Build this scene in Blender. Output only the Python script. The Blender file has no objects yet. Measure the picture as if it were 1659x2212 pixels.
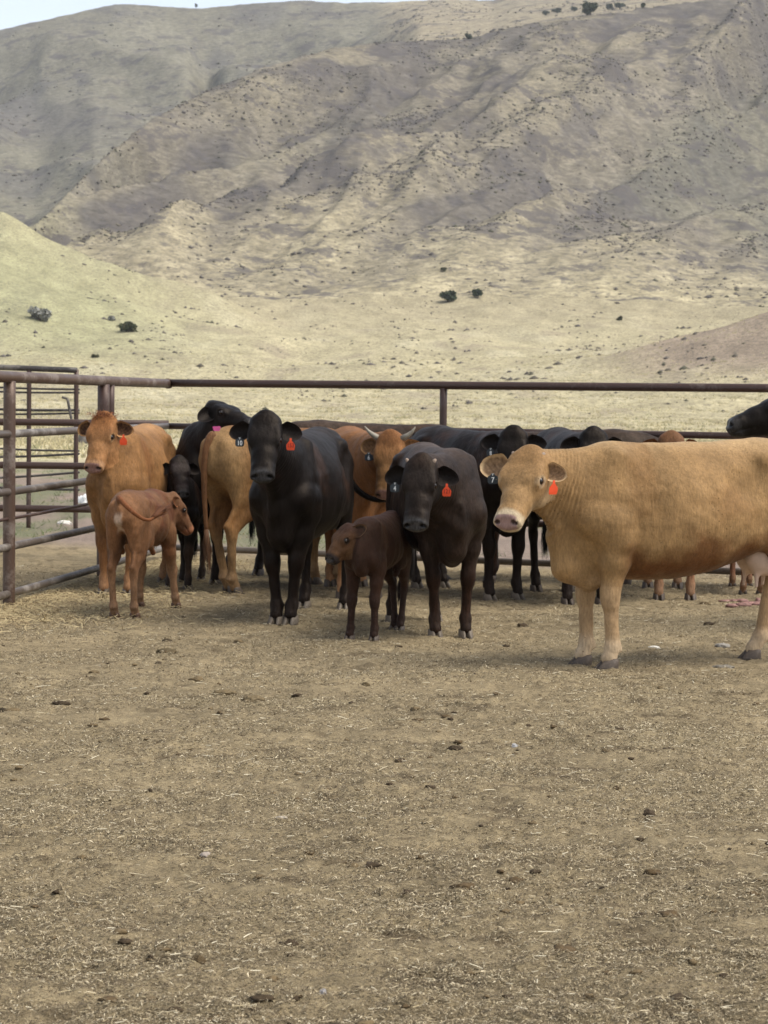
import bpy, math, random
import numpy as np
from mathutils import Vector, Matrix
random.seed(7)
RNG = np.random.default_rng(7)
S = bpy.context.scene
COL = S.collection
R = math.radians

# ---------------------------------------------------------------- camera, world, sun, exposure
CAM_H = 1.55
FPX = 4920.0                      # focal length in units of the 1659 x 2212 preview
PITCH, ROLL = R(2.775), R(0.66)
cam = bpy.data.cameras.new('camera'); camo = bpy.data.objects.new('camera', cam); COL.objects.link(camo)
_f = Vector((0, math.cos(PITCH), -math.sin(PITCH)))
_r0 = Vector((1, 0, 0)); _u0 = _r0.cross(_f)
_r = _r0 * math.cos(ROLL) + _u0 * math.sin(ROLL); _u = _r.cross(_f)
M4 = Matrix((_r, _u, -_f)).transposed().to_4x4(); M4.translation = Vector((0, 0, CAM_H))
camo.matrix_world = M4
cam.sensor_fit = 'VERTICAL'; cam.sensor_height = 36.0; cam.sensor_width = 27.0
cam.lens = FPX / 2212 * 36
cam.clip_start = 0.1; cam.clip_end = 8000
cam.dof.use_dof = True; cam.dof.focus_distance = 10.0; cam.dof.aperture_fstop = 11.0
S.camera = camo

SUN_EL, SUN_AZ = R(56), R(104)      # azimuth from +Y (ahead of the camera) towards +X
world = bpy.data.worlds.new('World'); S.world = world; world.use_nodes = True
nt = world.node_tree; nt.nodes.clear()
sky = nt.nodes.new('ShaderNodeTexSky'); sky.sky_type = 'NISHITA'; sky.sun_disc = False
sky.sun_elevation = SUN_EL; sky.sun_rotation = SUN_AZ; sky.altitude = 1200; sky.air_density = 1.0; sky.dust_density = 1.0; sky.ozone_density = 1.0
bg = nt.nodes.new('ShaderNodeBackground'); bg.inputs[1].default_value = 0.125
hs = nt.nodes.new('ShaderNodeHueSaturation'); hs.inputs['Saturation'].default_value = 0.48
wo = nt.nodes.new('ShaderNodeOutputWorld')
nt.links.new(sky.outputs[0], hs.inputs['Color']); nt.links.new(hs.outputs[0], bg.inputs[0]); nt.links.new(bg.outputs[0], wo.inputs[0])
sl = bpy.data.lights.new('sun', 'SUN'); sl.energy = 2.5; sl.angle = R(45); sl.color = (1.0, 0.94, 0.83)
so = bpy.data.objects.new('sun', sl); COL.objects.link(so)
sd = Vector((math.sin(SUN_AZ) * math.cos(SUN_EL), math.cos(SUN_AZ) * math.cos(SUN_EL), math.sin(SUN_EL)))
so.rotation_euler = sd.to_track_quat('Z', 'Y').to_euler()
S.view_settings.view_transform = 'Standard'; S.view_settings.look = 'None'
S.view_settings.gamma = 1.0; S.view_settings.use_curve_mapping = False
S.view_settings.exposure = 0.90
S.cycles.max_bounces = 6; S.cycles.transparent_max_bounces = 6

# ---------------------------------------------------------------- helpers
def ray(px, py):
    return (_f * FPX + _r * (px - 829.5) - _u * (py - 1106)).normalized()
def at(px, py, Y):
    d = ray(px, py); t = Y / d.y
    return Vector((d.x * t, Y, CAM_H + d.z * t))
def gp(px, py):
    d = ray(px, py); t = -CAM_H / d.z
    return Vector((d.x * t, d.y * t, 0))

def props(o, label=None, cat=None, group=None, kind=None):
    if label: o['label'] = label
    if cat: o['category'] = cat
    if group: o['group'] = group
    if kind: o['kind'] = kind
    return o
def empty(name, loc=(0, 0, 0), rz=0.0, s=1.0, **k):
    o = bpy.data.objects.new(name, None); COL.objects.link(o)
    o.location = loc; o.rotation_euler = (0, 0, rz); o.scale = (s, s, s); o.empty_display_size = 0.1
    return props(o, **k)
def link(name, me, mat=None, parent=None, loc=None, rot=None, scl=None, **k):
    o = bpy.data.objects.new(name, me); COL.objects.link(o)
    if mat is not None and len(me.materials) == 0: me.materials.append(mat)
    if parent: o.parent = parent
    if loc is not None: o.location = loc
    if rot is not None: o.rotation_euler = rot
    if scl is not None: o.scale = scl
    return props(o, **k)
def mesh_np(name, V, F, cols=None, smooth=True):
    """V (n,3); F (m,3|4) array, or a list of such arrays; cols (n,4) point colours"""
    Fs = F if isinstance(F, list) else [F]
    Fs = [np.asarray(f, np.int32) for f in Fs if len(f)]
    me = bpy.data.meshes.new(name)
    V = np.ascontiguousarray(V, np.float32)
    me.vertices.add(len(V)); me.vertices.foreach_set('co', V.ravel())
    idx = np.concatenate([f.ravel() for f in Fs])
    cnt = np.concatenate([np.full(len(f), f.shape[1], np.int32) for f in Fs])
    me.loops.add(len(idx)); me.loops.foreach_set('vertex_index', idx)
    me.polygons.add(len(cnt))
    st = np.concatenate([[0], np.cumsum(cnt)[:-1]]).astype(np.int32)
    me.polygons.foreach_set('loop_start', st)
    me.update(calc_edges=True)
    if smooth: me.polygons.foreach_set('use_smooth', np.ones(len(cnt), bool))
    if cols is not None:
        ca = me.color_attributes.new('col', 'FLOAT_COLOR', 'POINT')
        c = np.ones((len(V), 4), np.float32); cols = np.asarray(cols, np.float32); c[:, :cols.shape[1]] = cols
        ca.data.foreach_set('color', c.ravel())
    me.validate(verbose=False)
    return me
def grid_faces(nr, nc, wrap=False):
    i = np.arange(nr - 1)[:, None]; j = np.arange(nc if wrap else nc - 1)[None]
    j2 = (j + 1) % nc
    return np.stack([i * nc + j, i * nc + j2, (i + 1) * nc + j2, (i + 1) * nc + j], -1).reshape(-1, 4)
def tube(P, rad, n=10, cap=True, prof=None):
    """tube through points P with radii rad"""
    P = np.array([tuple(p) for p in P], float); m = len(P)
    rad = np.broadcast_to(np.asarray(rad, float), (m,)) if np.ndim(rad) < 2 else np.asarray(rad)
    T = np.gradient(P, axis=0); T /= np.linalg.norm(T, axis=1)[:, None]
    ref = np.array([0, 0, 1.0]) if abs(T[0][2]) < .9 else np.array([1.0, 0, 0])
    V = []
    for k in range(m):
        u = np.cross(ref, T[k]); u /= np.linalg.norm(u); v = np.cross(T[k], u); ref = v if k == 0 else v
        a = np.linspace(0, 2 * np.pi, n, endpoint=False)
        V.append(P[k] + rad[k] * (np.cos(a)[:, None] * u + np.sin(a)[:, None] * v))
    V = np.concatenate(V); F = [grid_faces(m, n, True)]
    if cap:
        V = np.vstack([V, P[0], P[-1]]); c0, c1 = len(V) - 2, len(V) - 1
        j = np.arange(n); F.append(np.stack([np.full(n, c0), (j + 1) % n, j], -1))
        F.append(np.stack([np.full(n, c1), (m - 1) * n + j, (m - 1) * n + (j + 1) % n], -1))
    return V, F
def merge(parts):
    V = []; F3 = []; F4 = []; o = 0
    for v, f in parts:
        V.append(v)
        for g in (f if isinstance(f, list) else [f]):
            (F3 if g.shape[1] == 3 else F4).append(g + o)
        o += len(v)
    out = []
    if F4: out.append(np.concatenate(F4))
    if F3: out.append(np.concatenate(F3))
    return np.concatenate(V), out

# numpy gradient noise
_perm = np.random.default_rng(3).permutation(512); _perm = np.concatenate([_perm, _perm, _perm])
_ga = np.random.default_rng(4).uniform(0, 2 * np.pi, 512); _gx, _gy = np.cos(_ga), np.sin(_ga)
def perlin(x, y):
    xi = np.floor(x).astype(np.int64); yi = np.floor(y).astype(np.int64); xf = x - xi; yf = y - yi
    u = xf * xf * xf * (xf * (xf * 6 - 15) + 10); v = yf * yf * yf * (yf * (yf * 6 - 15) + 10)
    def g(ix, iy, dx, dy):
        h = _perm[_perm[ix & 511] + (iy & 511)]
        return _gx[h] * dx + _gy[h] * dy
    a = g(xi, yi, xf, yf); b = g(xi + 1, yi, xf - 1, yf); c = g(xi, yi + 1, xf, yf - 1); d = g(xi + 1, yi + 1, xf - 1, yf - 1)
    return (a + (b - a) * u + (c + (d - c) * u - a - (b - a) * u) * v) * 1.5
def fbm(x, y, o=4, g=.5):
    s = 0; a = 1.0; f = 1.0
    for i in range(o):
        s = s + a * perlin(x * f + 17.3 * i, y * f - 9.1 * i); a *= g; f *= 2.03
    return s
def ss(a, b, x):
    t = np.clip((x - a) / (b - a), 0, 1); return t * t * (3 - 2 * t)

# ---------------------------------------------------------------- materials
def newmat(name):
    m = bpy.data.materials.new(name); m.use_nodes = True
    n = m.node_tree; n.nodes.clear()
    b = n.nodes.new('ShaderNodeBsdfPrincipled'); o = n.nodes.new('ShaderNodeOutputMaterial')
    n.links.new(b.outputs[0], o.inputs[0]); return m, n, b
def nd(n, t, **k):
    x = n.nodes.new(t)
    for a, v in k.items():
        if a in x.inputs: x.inputs[a].default_value = v
        else: setattr(x, a, v)
    return x
def noise(n, vec, scale, detail=4, rough=.5, dim=None):
    x = nd(n, 'ShaderNodeTexNoise'); x.inputs['Scale'].default_value = scale; x.inputs['Detail'].default_value = detail; x.inputs['Roughness'].default_value = rough
    n.links.new(vec, x.inputs['Vector']); return x.outputs[0]
def mapping(n, vec, scale, rot=(0, 0, 0)):
    x = nd(n, 'ShaderNodeMapping'); x.inputs['Scale'].default_value = scale; x.inputs['Rotation'].default_value = rot
    n.links.new(vec, x.inputs['Vector']); return x.outputs[0]
def mr(n, v, a, b, c, d):
    x = nd(n, 'ShaderNodeMapRange'); n.links.new(v, x.inputs[0])
    for i, q in enumerate((a, b, c, d)): x.inputs[i + 1].default_value = q
    return x.outputs[0]
def mixc(n, fac, a, b, mode='MIX'):
    x = nd(n, 'ShaderNodeMix', data_type='RGBA', blend_type=mode)
    for i, v in ((0, fac), (6, a), (7, b)):
        if hasattr(v, 'is_linked') or isinstance(v, bpy.types.NodeSocket): n.links.new(v, x.inputs[i])
        elif i == 0: x.inputs[0].default_value = v
        else: x.inputs[i].default_value = (*v, 1) if len(v) == 3 else v
    return x.outputs[2]
def math_(n, op, a, b=0.0):
    x = nd(n, 'ShaderNodeMath', operation=op)
    for i, v in ((0, a), (1, b)):
        if isinstance(v, bpy.types.NodeSocket): n.links.new(v, x.inputs[i])
        else: x.inputs[i].default_value = v
    return x.outputs[0]
def bump(n, h, b, strength, dist=.01, prev=None):
    x = nd(n, 'ShaderNodeBump'); x.inputs['Strength'].default_value = strength; x.inputs['Distance'].default_value = dist
    n.links.new(h, x.inputs['Height'])
    if prev: n.links.new(prev, x.inputs['Normal'])
    n.links.new(x.outputs[0], b.inputs['Normal']); return x.outputs[0]
def gray(n, v):
    x = nd(n, 'ShaderNodeCombineColor')
    for i in range(3): n.links.new(v, x.inputs[i])
    return x.outputs[0]

def coat_mat(name, rough=.62, var=.25, sheen=.25, bmp=.28, speck=0.0, spec=.35, sheen_tint=(1, .9, .8)):
    m, n, b = newmat(name)
    tc = nd(n, 'ShaderNodeTexCoord').outputs['Object']
    at_ = nd(n, 'ShaderNodeAttribute', attribute_name='col')
    big = noise(n, tc, 5.0, 4, .55)
    fine = noise(n, mapping(n, tc, (1.0, 1.0, .28)), 95, 3, .7)
    f1 = mr(n, big, .3, .7, 1 - var, 1 + var); f2 = mr(n, fine, .3, .7, 1 - var * 1.2, 1 + var * 1.2)
    lock = noise(n, mapping(n, tc, (1, 1, .22)), 34, 6, .62)
    ff = math_(n, 'MULTIPLY', math_(n, 'MULTIPLY', f1, f2), mr(n, lock, .3, .7, 1 - var * .9, 1 + var * .9))
    c = mixc(n, 1.0, at_.outputs['Color'], gray(n, ff), 'MULTIPLY')
    if speck > 0:
        v = nd(n, 'ShaderNodeTexVoronoi'); v.inputs['Scale'].default_value = 48; n.links.new(tc, v.inputs['Vector'])
        sp = mr(n, v.outputs['Distance'], .12, .24, 1, 0)
        wh = nd(n, 'ShaderNodeSeparateColor'); n.links.new(v.outputs['Color'], wh.inputs[0])
        keep = mr(n, wh.outputs[0], .45, .5, 0, 1)
        reg = mr(n, noise(n, tc, 2.6, 3, .5), .50, .60, 0, 1)
        dirt = math_(n, 'MULTIPLY', math_(n, 'MULTIPLY', sp, keep), math_(n, 'MULTIPLY', reg, speck))
        c = mixc(n, dirt, c, (.07, .035, .012))
    n.links.new(c, b.inputs['Base Color'])
    wet = mr(n, at_.outputs['Alpha'], 0, 1, .32, rough)
    n.links.new(wet, b.inputs['Roughness'])
    b.inputs['Specular IOR Level'].default_value = spec; b.inputs['Specular Tint'].default_value = (1, .80, .64, 1)
    b.inputs['Sheen Weight'].default_value = sheen; b.inputs['Sheen Roughness'].default_value = .45
    b.inputs['Sheen Tint'].default_value = (*sheen_tint, 1)
    med = noise(n, tc, 16, 4, .6)
    p = bump(n, med, b, bmp, .03)
    p = bump(n, lock, b, .35, .012, p)
    bump(n, fine, b, .35, .004, p)
    return m
def attr_mat(name, rough=.8, var=.2, scale=30, bstr=.3, spec=.3, bdist=.01):
    m, n, b = newmat(name)
    tc = nd(n, 'ShaderNodeTexCoord').outputs['Object']
    a = nd(n, 'ShaderNodeAttribute', attribute_name='col')
    no = noise(n, tc, scale, 4, .6)
    c = mixc(n, 1.0, a.outputs['Color'], gray(n, mr(n, no, .3, .7, 1 - var, 1 + var)), 'MULTIPLY')
    n.links.new(c, b.inputs['Base Color']); b.inputs['Roughness'].default_value = rough
    b.inputs['Specular IOR Level'].default_value = spec
    bump(n, no, b, bstr, bdist); return m
def flat_mat(name, col, rough=.6, var=.12, scale=40, spec=.4, metal=0.0, bstr=.15, bdist=.004, coat=0.0):
    m, n, b = newmat(name)
    tc = nd(n, 'ShaderNodeTexCoord').outputs['Object']
    no = noise(n, tc, scale, 4, .6)
    c = mixc(n, 1.0, (*col, 1), gray(n, mr(n, no, .3, .7, 1 - var, 1 + var)), 'MULTIPLY')
    n.links.new(c, b.inputs['Base Color']); b.inputs['Roughness'].default_value = rough
    b.inputs['Specular IOR Level'].default_value = spec; b.inputs['Metallic'].default_value = metal
    b.inputs['Coat Weight'].default_value = coat
    bump(n, no, b, bstr, bdist); return m
def pipe_mat(name, base, worn, amount=.5):
    m, n, b = newmat(name)
    tc = nd(n, 'ShaderNodeTexCoord').outputs['Object']
    g = nd(n, 'ShaderNodeNewGeometry').outputs['Position']
    n1 = noise(n, g, 3.2, 6, .65); n2 = noise(n, g, 40, 4, .7)
    s = math_(n, 'ADD', math_(n, 'MULTIPLY', n1, .7), math_(n, 'MULTIPLY', n2, .3))
    f = mr(n, s, .62 - .25 * amount, .70 - .2 * amount, 0, 1)
    c = mixc(n, f, base, worn)
    c = mixc(n, mr(n, n2, .62, .72, 0, .7), c, (.16, .07, .035))
    n.links.new(c, b.inputs['Base Color']); b.inputs['Metallic'].default_value = .25
    n.links.new(mr(n, n1, .3, .7, .38, .6), b.inputs['Roughness'])
    bump(n, n2, b, .25, .002); return m

# ================================================================= TERRAIN
def yhz(px): return 867.5 + (px - 829.5) * .0115
def zof(px, py, Y): return CAM_H + (yhz(px) - py) / FPX * Y
def ridged(x, y, o=3):
    s = 0; a = 1.0; f = 1.0; t = 0
    for i in range(o):
        r = 1 - np.abs(perlin(x * f + 31.7 * i, y * f + 5.3 * i)) * 1.7
        s = s + a * r; t += a; a *= .5; f *= 2.1
    return s / t
LEFTHILL = ([-3000, -1200, -500, 0, 100, 200, 300, 400, 500, 620], [200, 250, 350, 475, 522, 577, 612, 640, 670, 700])
CREST = ([-3000, -600, 0, 70, 220, 320, 430, 560, 700, 820, 1000, 1100, 1250, 1450, 1659, 2200, 4000],
         [600, 580, 510, 490, 340, 262, 205, 152, 112, 98, 90, 62, 42, 16, -12, -90, -200],
         [560, 570, 590, 600, 670, 715, 760, 800, 830, 850, 870, 880, 900, 920, 940, 980, 1050])
SKYL = ([-4000, -600, 0, 60, 120, 240, 330, 420, 530, 640, 740, 830, 950, 1050, 1100, 1300, 1659, 4000],
        [200, 150, 70, 58, 42, 17, 20, 25, 16, 10, 15, 13, 8, 10, -6, -30, -60, -150])
def H(X, Y):
    X = np.asarray(X, float); Y = np.asarray(Y, float)
    Yc = np.maximum(Y, 1.0)
    px = 829.5 + FPX * X / Yc
    px = np.clip(px, -3500, 4500)
    rr = np.hypot(X, Y)
    z0f = lambda y: 1.5e-4 * np.clip(y - 120, 0, 400) ** 2 + np.clip(y - 520, 0, None) * .12
    Yr = np.where(Y > 0, np.maximum(Y, rr * .3), 0)
    z0 = z0f(Yr)
    roll_ = fbm(X / 46, Y / 30, 3) * 1.3 * ss(110, 240, Yr) + ridged(X / 26, Y / 70, 2) * 1.3 * ss(280, 380, Yr) + fbm(X / 12, Y / 9, 2) * .22 * ss(60, 150, Yr)
    z = z0 + roll_
    # mound on the right
    md = np.exp(-np.abs((X - 66) / 33) ** 2.4 - ((Y - 292) / 42) ** 2)
    z = z + 10.5 * md
    # left hill
    yc = np.interp(px, *LEFTHILL); zc = zof(px, yc, 430)
    b = np.where(Y < 430, ss(290, 445, Y) * 1.0, 1 - ss(425, 540, Y)); b = np.where(Y < 430, np.clip((Y - 300) / 130, 0, 1) ** 1.5 , b)
    z = z + np.clip(zc - z0f(430), 0, None) * b * ss(700, 450, px)
    # mountain
    cy = np.interp(px, CREST[0], CREST[1]); cY = np.interp(px, CREST[0], CREST[2])
    zcr = zof(px, cy, cY); zb = z0f(505)
    t = (Y - 505) / (cY - 505)
    tt = np.clip(t, 0, 1)
    along = X * .40 + Y * .917; q = X * .917 - Y * .40
    w1 = fbm(X / 150, Y / 150, 2) * 22
    sp = ridged((q + w1) / 95, along / 520, 1) * 28 + ridged((q + w1 * .5) / 42 + 5, along / 230, 2) * 15 + fbm(X / 22, Y / 22, 3) * 2.2
    mask = np.clip(tt * 2.2, 0, 1) * ss(1.0, .86, t) * .9 + .0
    zm = zb + (zcr - zb) * (tt ** 1.12) + (sp - 31) * mask + (ridged((q + w1 * .3) / 19 + 3, along / 75, 2) - .6) * 5.5 * mask
    # beyond the crest: down into a valley, then the far mountain
    fall = np.clip(Y - cY, 0, None)
    zm = np.where(t > 1, zcr - fall * .28, zm)
    sy = np.interp(px, *SKYL); zs = zof(px, sy, 1750)
    u = np.clip((Y - 930) / (1750 - 930), 0, 1)
    vl = np.minimum(zcr - 6, 62 + 0 * px)
    zf0 = np.where(px > 800, zcr - 2, vl)
    zf0 = vl + (zcr - 6 - vl) * ss(760, 900, px)
    spf = ridged((X * .8 + Y * .3) / 190 + 2, (Y) / 700, 2) * 46 + fbm(X / 60, Y / 60, 3) * 6
    gul = -30 * np.exp(-((px - 432 - (Y - 1350) * .03) / 26) ** 2) * ss(1000, 1200, Y) * ss(1700, 1400, Y)
    zf = zf0 + (zs - zf0) * u ** 1.05 + (spf - 40) * ss(0, .3, u) * ss(1.0, .8, u) * ss(900, 700, px) + gul
    zf = np.where(Y > 1750, zs - (Y - 1750) * .2, zf)
    far = ss(0, 60, fall)
    zback = np.where(Y > 930, np.maximum(zm, zf), zm)
    zmt = np.where(t > 1, zback, zm)
    z = np.where(Y > 505, zmt + fbm(X / 9, Y / 9, 2) * .5, z)
    blend = ss(470, 505, Y)
    z = np.where((Y > 440) & (Y <= 505), z, z)
    return z

def polar_patch(r, az):
    A, RR = np.meshgrid(az, r); return RR * np.sin(A), RR * np.cos(A)
fa = np.linspace(R(-11.5), R(11.5), 470)
def azset(n): 
    c = np.linspace(R(-11.5), R(11.5), n)
    lo = -np.geomspace(R(12), R(75), 22)[::-1]; hi = np.geomspace(R(12), R(75), 22)
    return np.concatenate([lo, c, hi])
def lc(*c): return np.array(c, float)
# --- pen ground
def pen_h(X, Y):
    z = fbm(X / 1.3, Y / 1.3, 3) * .012 + np.abs(fbm(X / .16, Y / .16, 3)) * .020 + np.minimum(fbm(X / .34 + 5, Y / .30, 2), .1) * .014 + fbm(X / .05, Y / .05, 2) * .006
    return z - .006
r1 = np.concatenate([[.3, 1, 2, 3, 4, 4.6], np.geomspace(5, 24, 430), np.geomspace(24.3, 80, 60)])
X, Y = polar_patch(r1, azset(370))
Z = pen_h(X, Y) * ss(60, 30, Y) + H(X, Y)
def ground_cols(X, Y):
    n1 = fbm(X / 1.7, Y / 1.2, 4); n2 = fbm(X / .35, Y / .22, 4); n3 = fbm(X / .07, Y / .05, 3)
    v = (1 + .16 * n1 + .22 * n2 + .22 * n3)[..., None]
    base = lc(.285, .222, .130) * v
    st = ss(.15, .7, fbm(X / .9 + 9, Y / .6, 4))[..., None]
    base = base * (1 - .35 * st) + lc(.32, .255, .15) * .35 * st
    dk = ss(.42, .75, fbm(X / .3 + 30, Y / .18, 4))[..., None]
    base = base * (1 - .65 * dk) + lc(.10, .072, .042) * .65 * dk
    # beyond the pen: pinkish dirt, weeds and dry grass
    out = ss(21.5, 23.5, Y + X * .45)[..., None]
    dirt = lc(.26, .20, .16) * (1 + .2 * n2[..., None])
    weeds = ss(-.05, .45, fbm(X / 2.2 + 3, Y / 5 + 3, 4))[..., None]
    dirt = dirt * (1 - weeds * .7) + lc(.15, .17, .085) * weeds * .7
    base = base * (1 - out) + dirt * out
    g = ss(42, 62, Y + 6 * fbm(X / 5, Y / 9, 3))[..., None]
    gr = lc(.52, .455, .285) * (1 + .18 * fbm(X / 2.5, Y / 5, 4)[..., None])
    return base * (1 - g) + gr * g
C = ground_cols(X, Y)
me = mesh_np('ground', np.stack([X, Y, Z], -1).reshape(-1, 3), grid_faces(*X.shape)[:, ::-1], C.reshape(-1, 3))
m, n, b = newmat('trampled_dirt')
tc = nd(n, 'ShaderNodeTexCoord').outputs['Object']; a_ = nd(n, 'ShaderNodeAttribute', attribute_name='col').outputs['Color']
na = noise(n, mapping(n, tc, (1, 1.6, 1)), 60, 8, .75); nb = noise(n, tc, 220, 4, .7); nc_ = noise(n, tc, 9, 5, .6)
c = mixc(n, 1.0, a_, gray(n, mr(n, na, .3, .7, .55, 1.45)), 'MULTIPLY')
vv = nd(n, 'ShaderNodeTexVoronoi'); vv.inputs['Scale'].default_value = 110; n.links.new(mapping(n, tc, (.35, 1, 1), (0, 0, .5)), vv.inputs['Vector'])
vw = nd(n, 'ShaderNodeTexVoronoi'); vw.inputs['Scale'].default_value = 120; n.links.new(mapping(n, tc, (1, .3, 1), (0, 0, -.4)), vw.inputs['Vector'])
fl = math_(n, 'MAXIMUM', mr(n, vv.outputs['Distance'], .10, .2, .55, 0), mr(n, vw.outputs['Distance'], .10, .2, .55, 0))
fl = math_(n, 'MULTIPLY', fl, mr(n, nc_, .4, .6, .25, 1))
c = mixc(n, fl, c, (.42, .34, .20))
n.links.new(c, b.inputs['Base Color']); b.inputs['Roughness'].default_value = .95; b.inputs['Specular IOR Level'].default_value = .15
p_ = bump(n, na, b, .8, .02); bump(n, nb, b, .6, .006, p_)
link('ground', me, m, kind='structure')

# --- grassland
r2 = np.geomspace(80, 520, 260)
X, Y = polar_patch(r2, azset(370)); Z = H(X, Y)
def field_cols(X, Y):
    px = 829.5 + FPX * X / Y
    n1 = fbm(X / 16, Y / 26, 4)[..., None]; n2 = fbm(X / 5, Y / 7, 4)[..., None]
    c = lc(.46, .40, .25) * (1 + .10 * n1 + .16 * n2)
    pale = ss(.1, .8, fbm(X / 11 + 40, Y / 34, 4))[..., None]
    c = c * (1 - .5 * pale) + lc(.56, .50, .34) * .5 * pale
    br = ss(.25, .8, fbm(X / 9 + 7, Y / 17, 5))[..., None]
    c = c * (1 - .6 * br) + lc(.32, .265, .19) * .6 * br
    lh = (ss(620, 150, px) * ss(280, 360, Y))[..., None] * .75
    c = c * (1 - lh) + lc(.32, .315, .175) * (1 + .25 * n2) * lh
    md = np.exp(-np.abs((X - 66) / 33) ** 2.4 - ((Y - 284) / 40) ** 2)[..., None]; md = ss(.12, .45, md)
    c = c * (1 - md) + lc(.335, .265, .195) * (1 + .25 * n2) * md
    dr = ss(380, 520, Y + 22 * fbm(X / 30, Y / 40, 3))[..., None]
    c = c * (1 - dr) + lc(.385, .33, .21) * (1 + .18 * n2) * dr
    return c
def terrain_mat(name, s1, s2, amp, rocks=0.0):
    m, n, b = newmat(name)
    tc = nd(n, 'ShaderNodeTexCoord').outputs['Object']; a = nd(n, 'ShaderNodeAttribute', attribute_name='col').outputs['Color']
    n1 = noise(n, mapping(n, tc, (1, 1, 3.5)), s1, 6, .7); n2 = noise(n, mapping(n, tc, (1, .8, 3)), s2, 5, .7)
    c = mixc(n, 1.0, a, gray(n, mr(n, n1, .3, .7, 1 - amp, 1 + amp)), 'MULTIPLY')
    c = mixc(n, mr(n, n2, .52, .60, 0, .72), c, (.13, .115, .095))
    n3 = noise(n, mapping(n, tc, (1, 1, 2.5)), s2 * 2.6, 3, .6)
    c = mixc(n, mr(n, n3, .60, .66, 0, .6), c, (.10, .09, .075))
    if rocks:
        n4 = noise(n, mapping(n, tc, (1, .75, 2.2)), .045, 10, .74)
        c = mixc(n, mr(n, n4, .535, .575, 0, rocks), c, (.098, .088, .086))
        n5 = noise(n, mapping(n, tc, (1, .8, 2.2), (0, 0, .6)), .10, 9, .78)
        c = mixc(n, mr(n, n5, .56, .60, 0, rocks), c, (.12, .105, .09))
    n.links.new(c, b.inputs['Base Color']); b.inputs['Roughness'].default_value = 1.0; b.inputs['Specular IOR Level'].default_value = .05
    bump(n, n1, b, .5, .8); return m
me = mesh_np('dry_grassland', np.stack([X, Y, Z], -1).reshape(-1, 3), grid_faces(*X.shape)[:, ::-1], field_cols(X, Y).reshape(-1, 3))
link('dry_grassland', me, terrain_mat('dry_grass', .9, 2.4, .30), kind='structure')
# --- mountains
r3 = np.concatenate([np.geomspace(520, 1000, 240), np.geomspace(1004, 1900, 110), [2100, 2500]])
X, Y = polar_patch(r3, azset(370)); Z = H(X, Y)
def mount_cols(X, Y, Z):
    px = 829.5 + FPX * X / Y
    along = X * .40 + Y * .917; q = X * .917 - Y * .40
    n1 = fbm(X / 40, Y / 55, 4)[..., None]; n2 = fbm(X / 9, Y / 12, 4)[..., None]
    c = lc(.205, .180, .138) * (1 + .12 * n1 + .22 * n2)
    w1 = fbm(X / 150, Y / 150, 2) * 22
    rg = ridged((q + w1) / 95, along / 520, 1); rg2 = ridged((q + w1 * .5) / 42 + 5, along / 230, 2)
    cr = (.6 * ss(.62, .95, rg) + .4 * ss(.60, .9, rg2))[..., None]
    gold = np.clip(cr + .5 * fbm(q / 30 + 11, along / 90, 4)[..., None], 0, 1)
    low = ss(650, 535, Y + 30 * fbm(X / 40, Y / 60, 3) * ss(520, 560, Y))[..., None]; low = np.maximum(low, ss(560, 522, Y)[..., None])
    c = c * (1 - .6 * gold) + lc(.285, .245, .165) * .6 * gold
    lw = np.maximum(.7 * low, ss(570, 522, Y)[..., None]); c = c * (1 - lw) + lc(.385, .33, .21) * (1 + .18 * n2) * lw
    sc = fbm(q / 24 + 3, along / 50, 5) + .28 * fbm(X / 60, Y / 60, 2) - .35 * (cr[..., 0] - .45)
    low = np.maximum(low, 1.2 * ss(560, 522, Y)[..., None]); sc = (ss(-.02, .38, sc) * .80 + ss(.1, .5, fbm(X / 7, Y / 9 + 3, 3)) * .35)[..., None] * (1 - .8 * low)
    c = c * (1 - .8 * sc) + lc(.092, .084, .085) * .8 * sc
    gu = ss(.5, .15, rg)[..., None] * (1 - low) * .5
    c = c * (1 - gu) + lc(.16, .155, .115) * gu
    far = ss(980, 1080, Y)[..., None]
    fc = lc(.205, .19, .14) * (1 + .14 * n1 + .12 * n2)
    fs = ss(.18, .55, fbm(X / 70, Y / 120 + 8, 5))[..., None]
    fc = fc * (1 - .6 * fs) + lc(.12, .115, .11) * .6 * fs
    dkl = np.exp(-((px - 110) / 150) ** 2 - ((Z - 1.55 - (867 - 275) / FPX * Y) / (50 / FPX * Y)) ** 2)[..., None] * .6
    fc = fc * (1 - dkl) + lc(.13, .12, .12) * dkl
    tan = (ss(780, 860, px) * (1))[..., None]
    fc = fc * (1 - tan) + lc(.34, .285, .19) * (1 + .14 * n2) * tan
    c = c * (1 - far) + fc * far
    grn = ss(250, 0, px)[..., None] * ss(700, 600, Y)[..., None] * .35
    return c * (1 - grn) + lc(.25, .255, .14) * grn
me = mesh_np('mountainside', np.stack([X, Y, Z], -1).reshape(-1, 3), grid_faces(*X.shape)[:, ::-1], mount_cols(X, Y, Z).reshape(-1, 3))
link('mountainside', me, terrain_mat('mountain_scrub', .26, .75, .46, .78), kind='structure')

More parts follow.
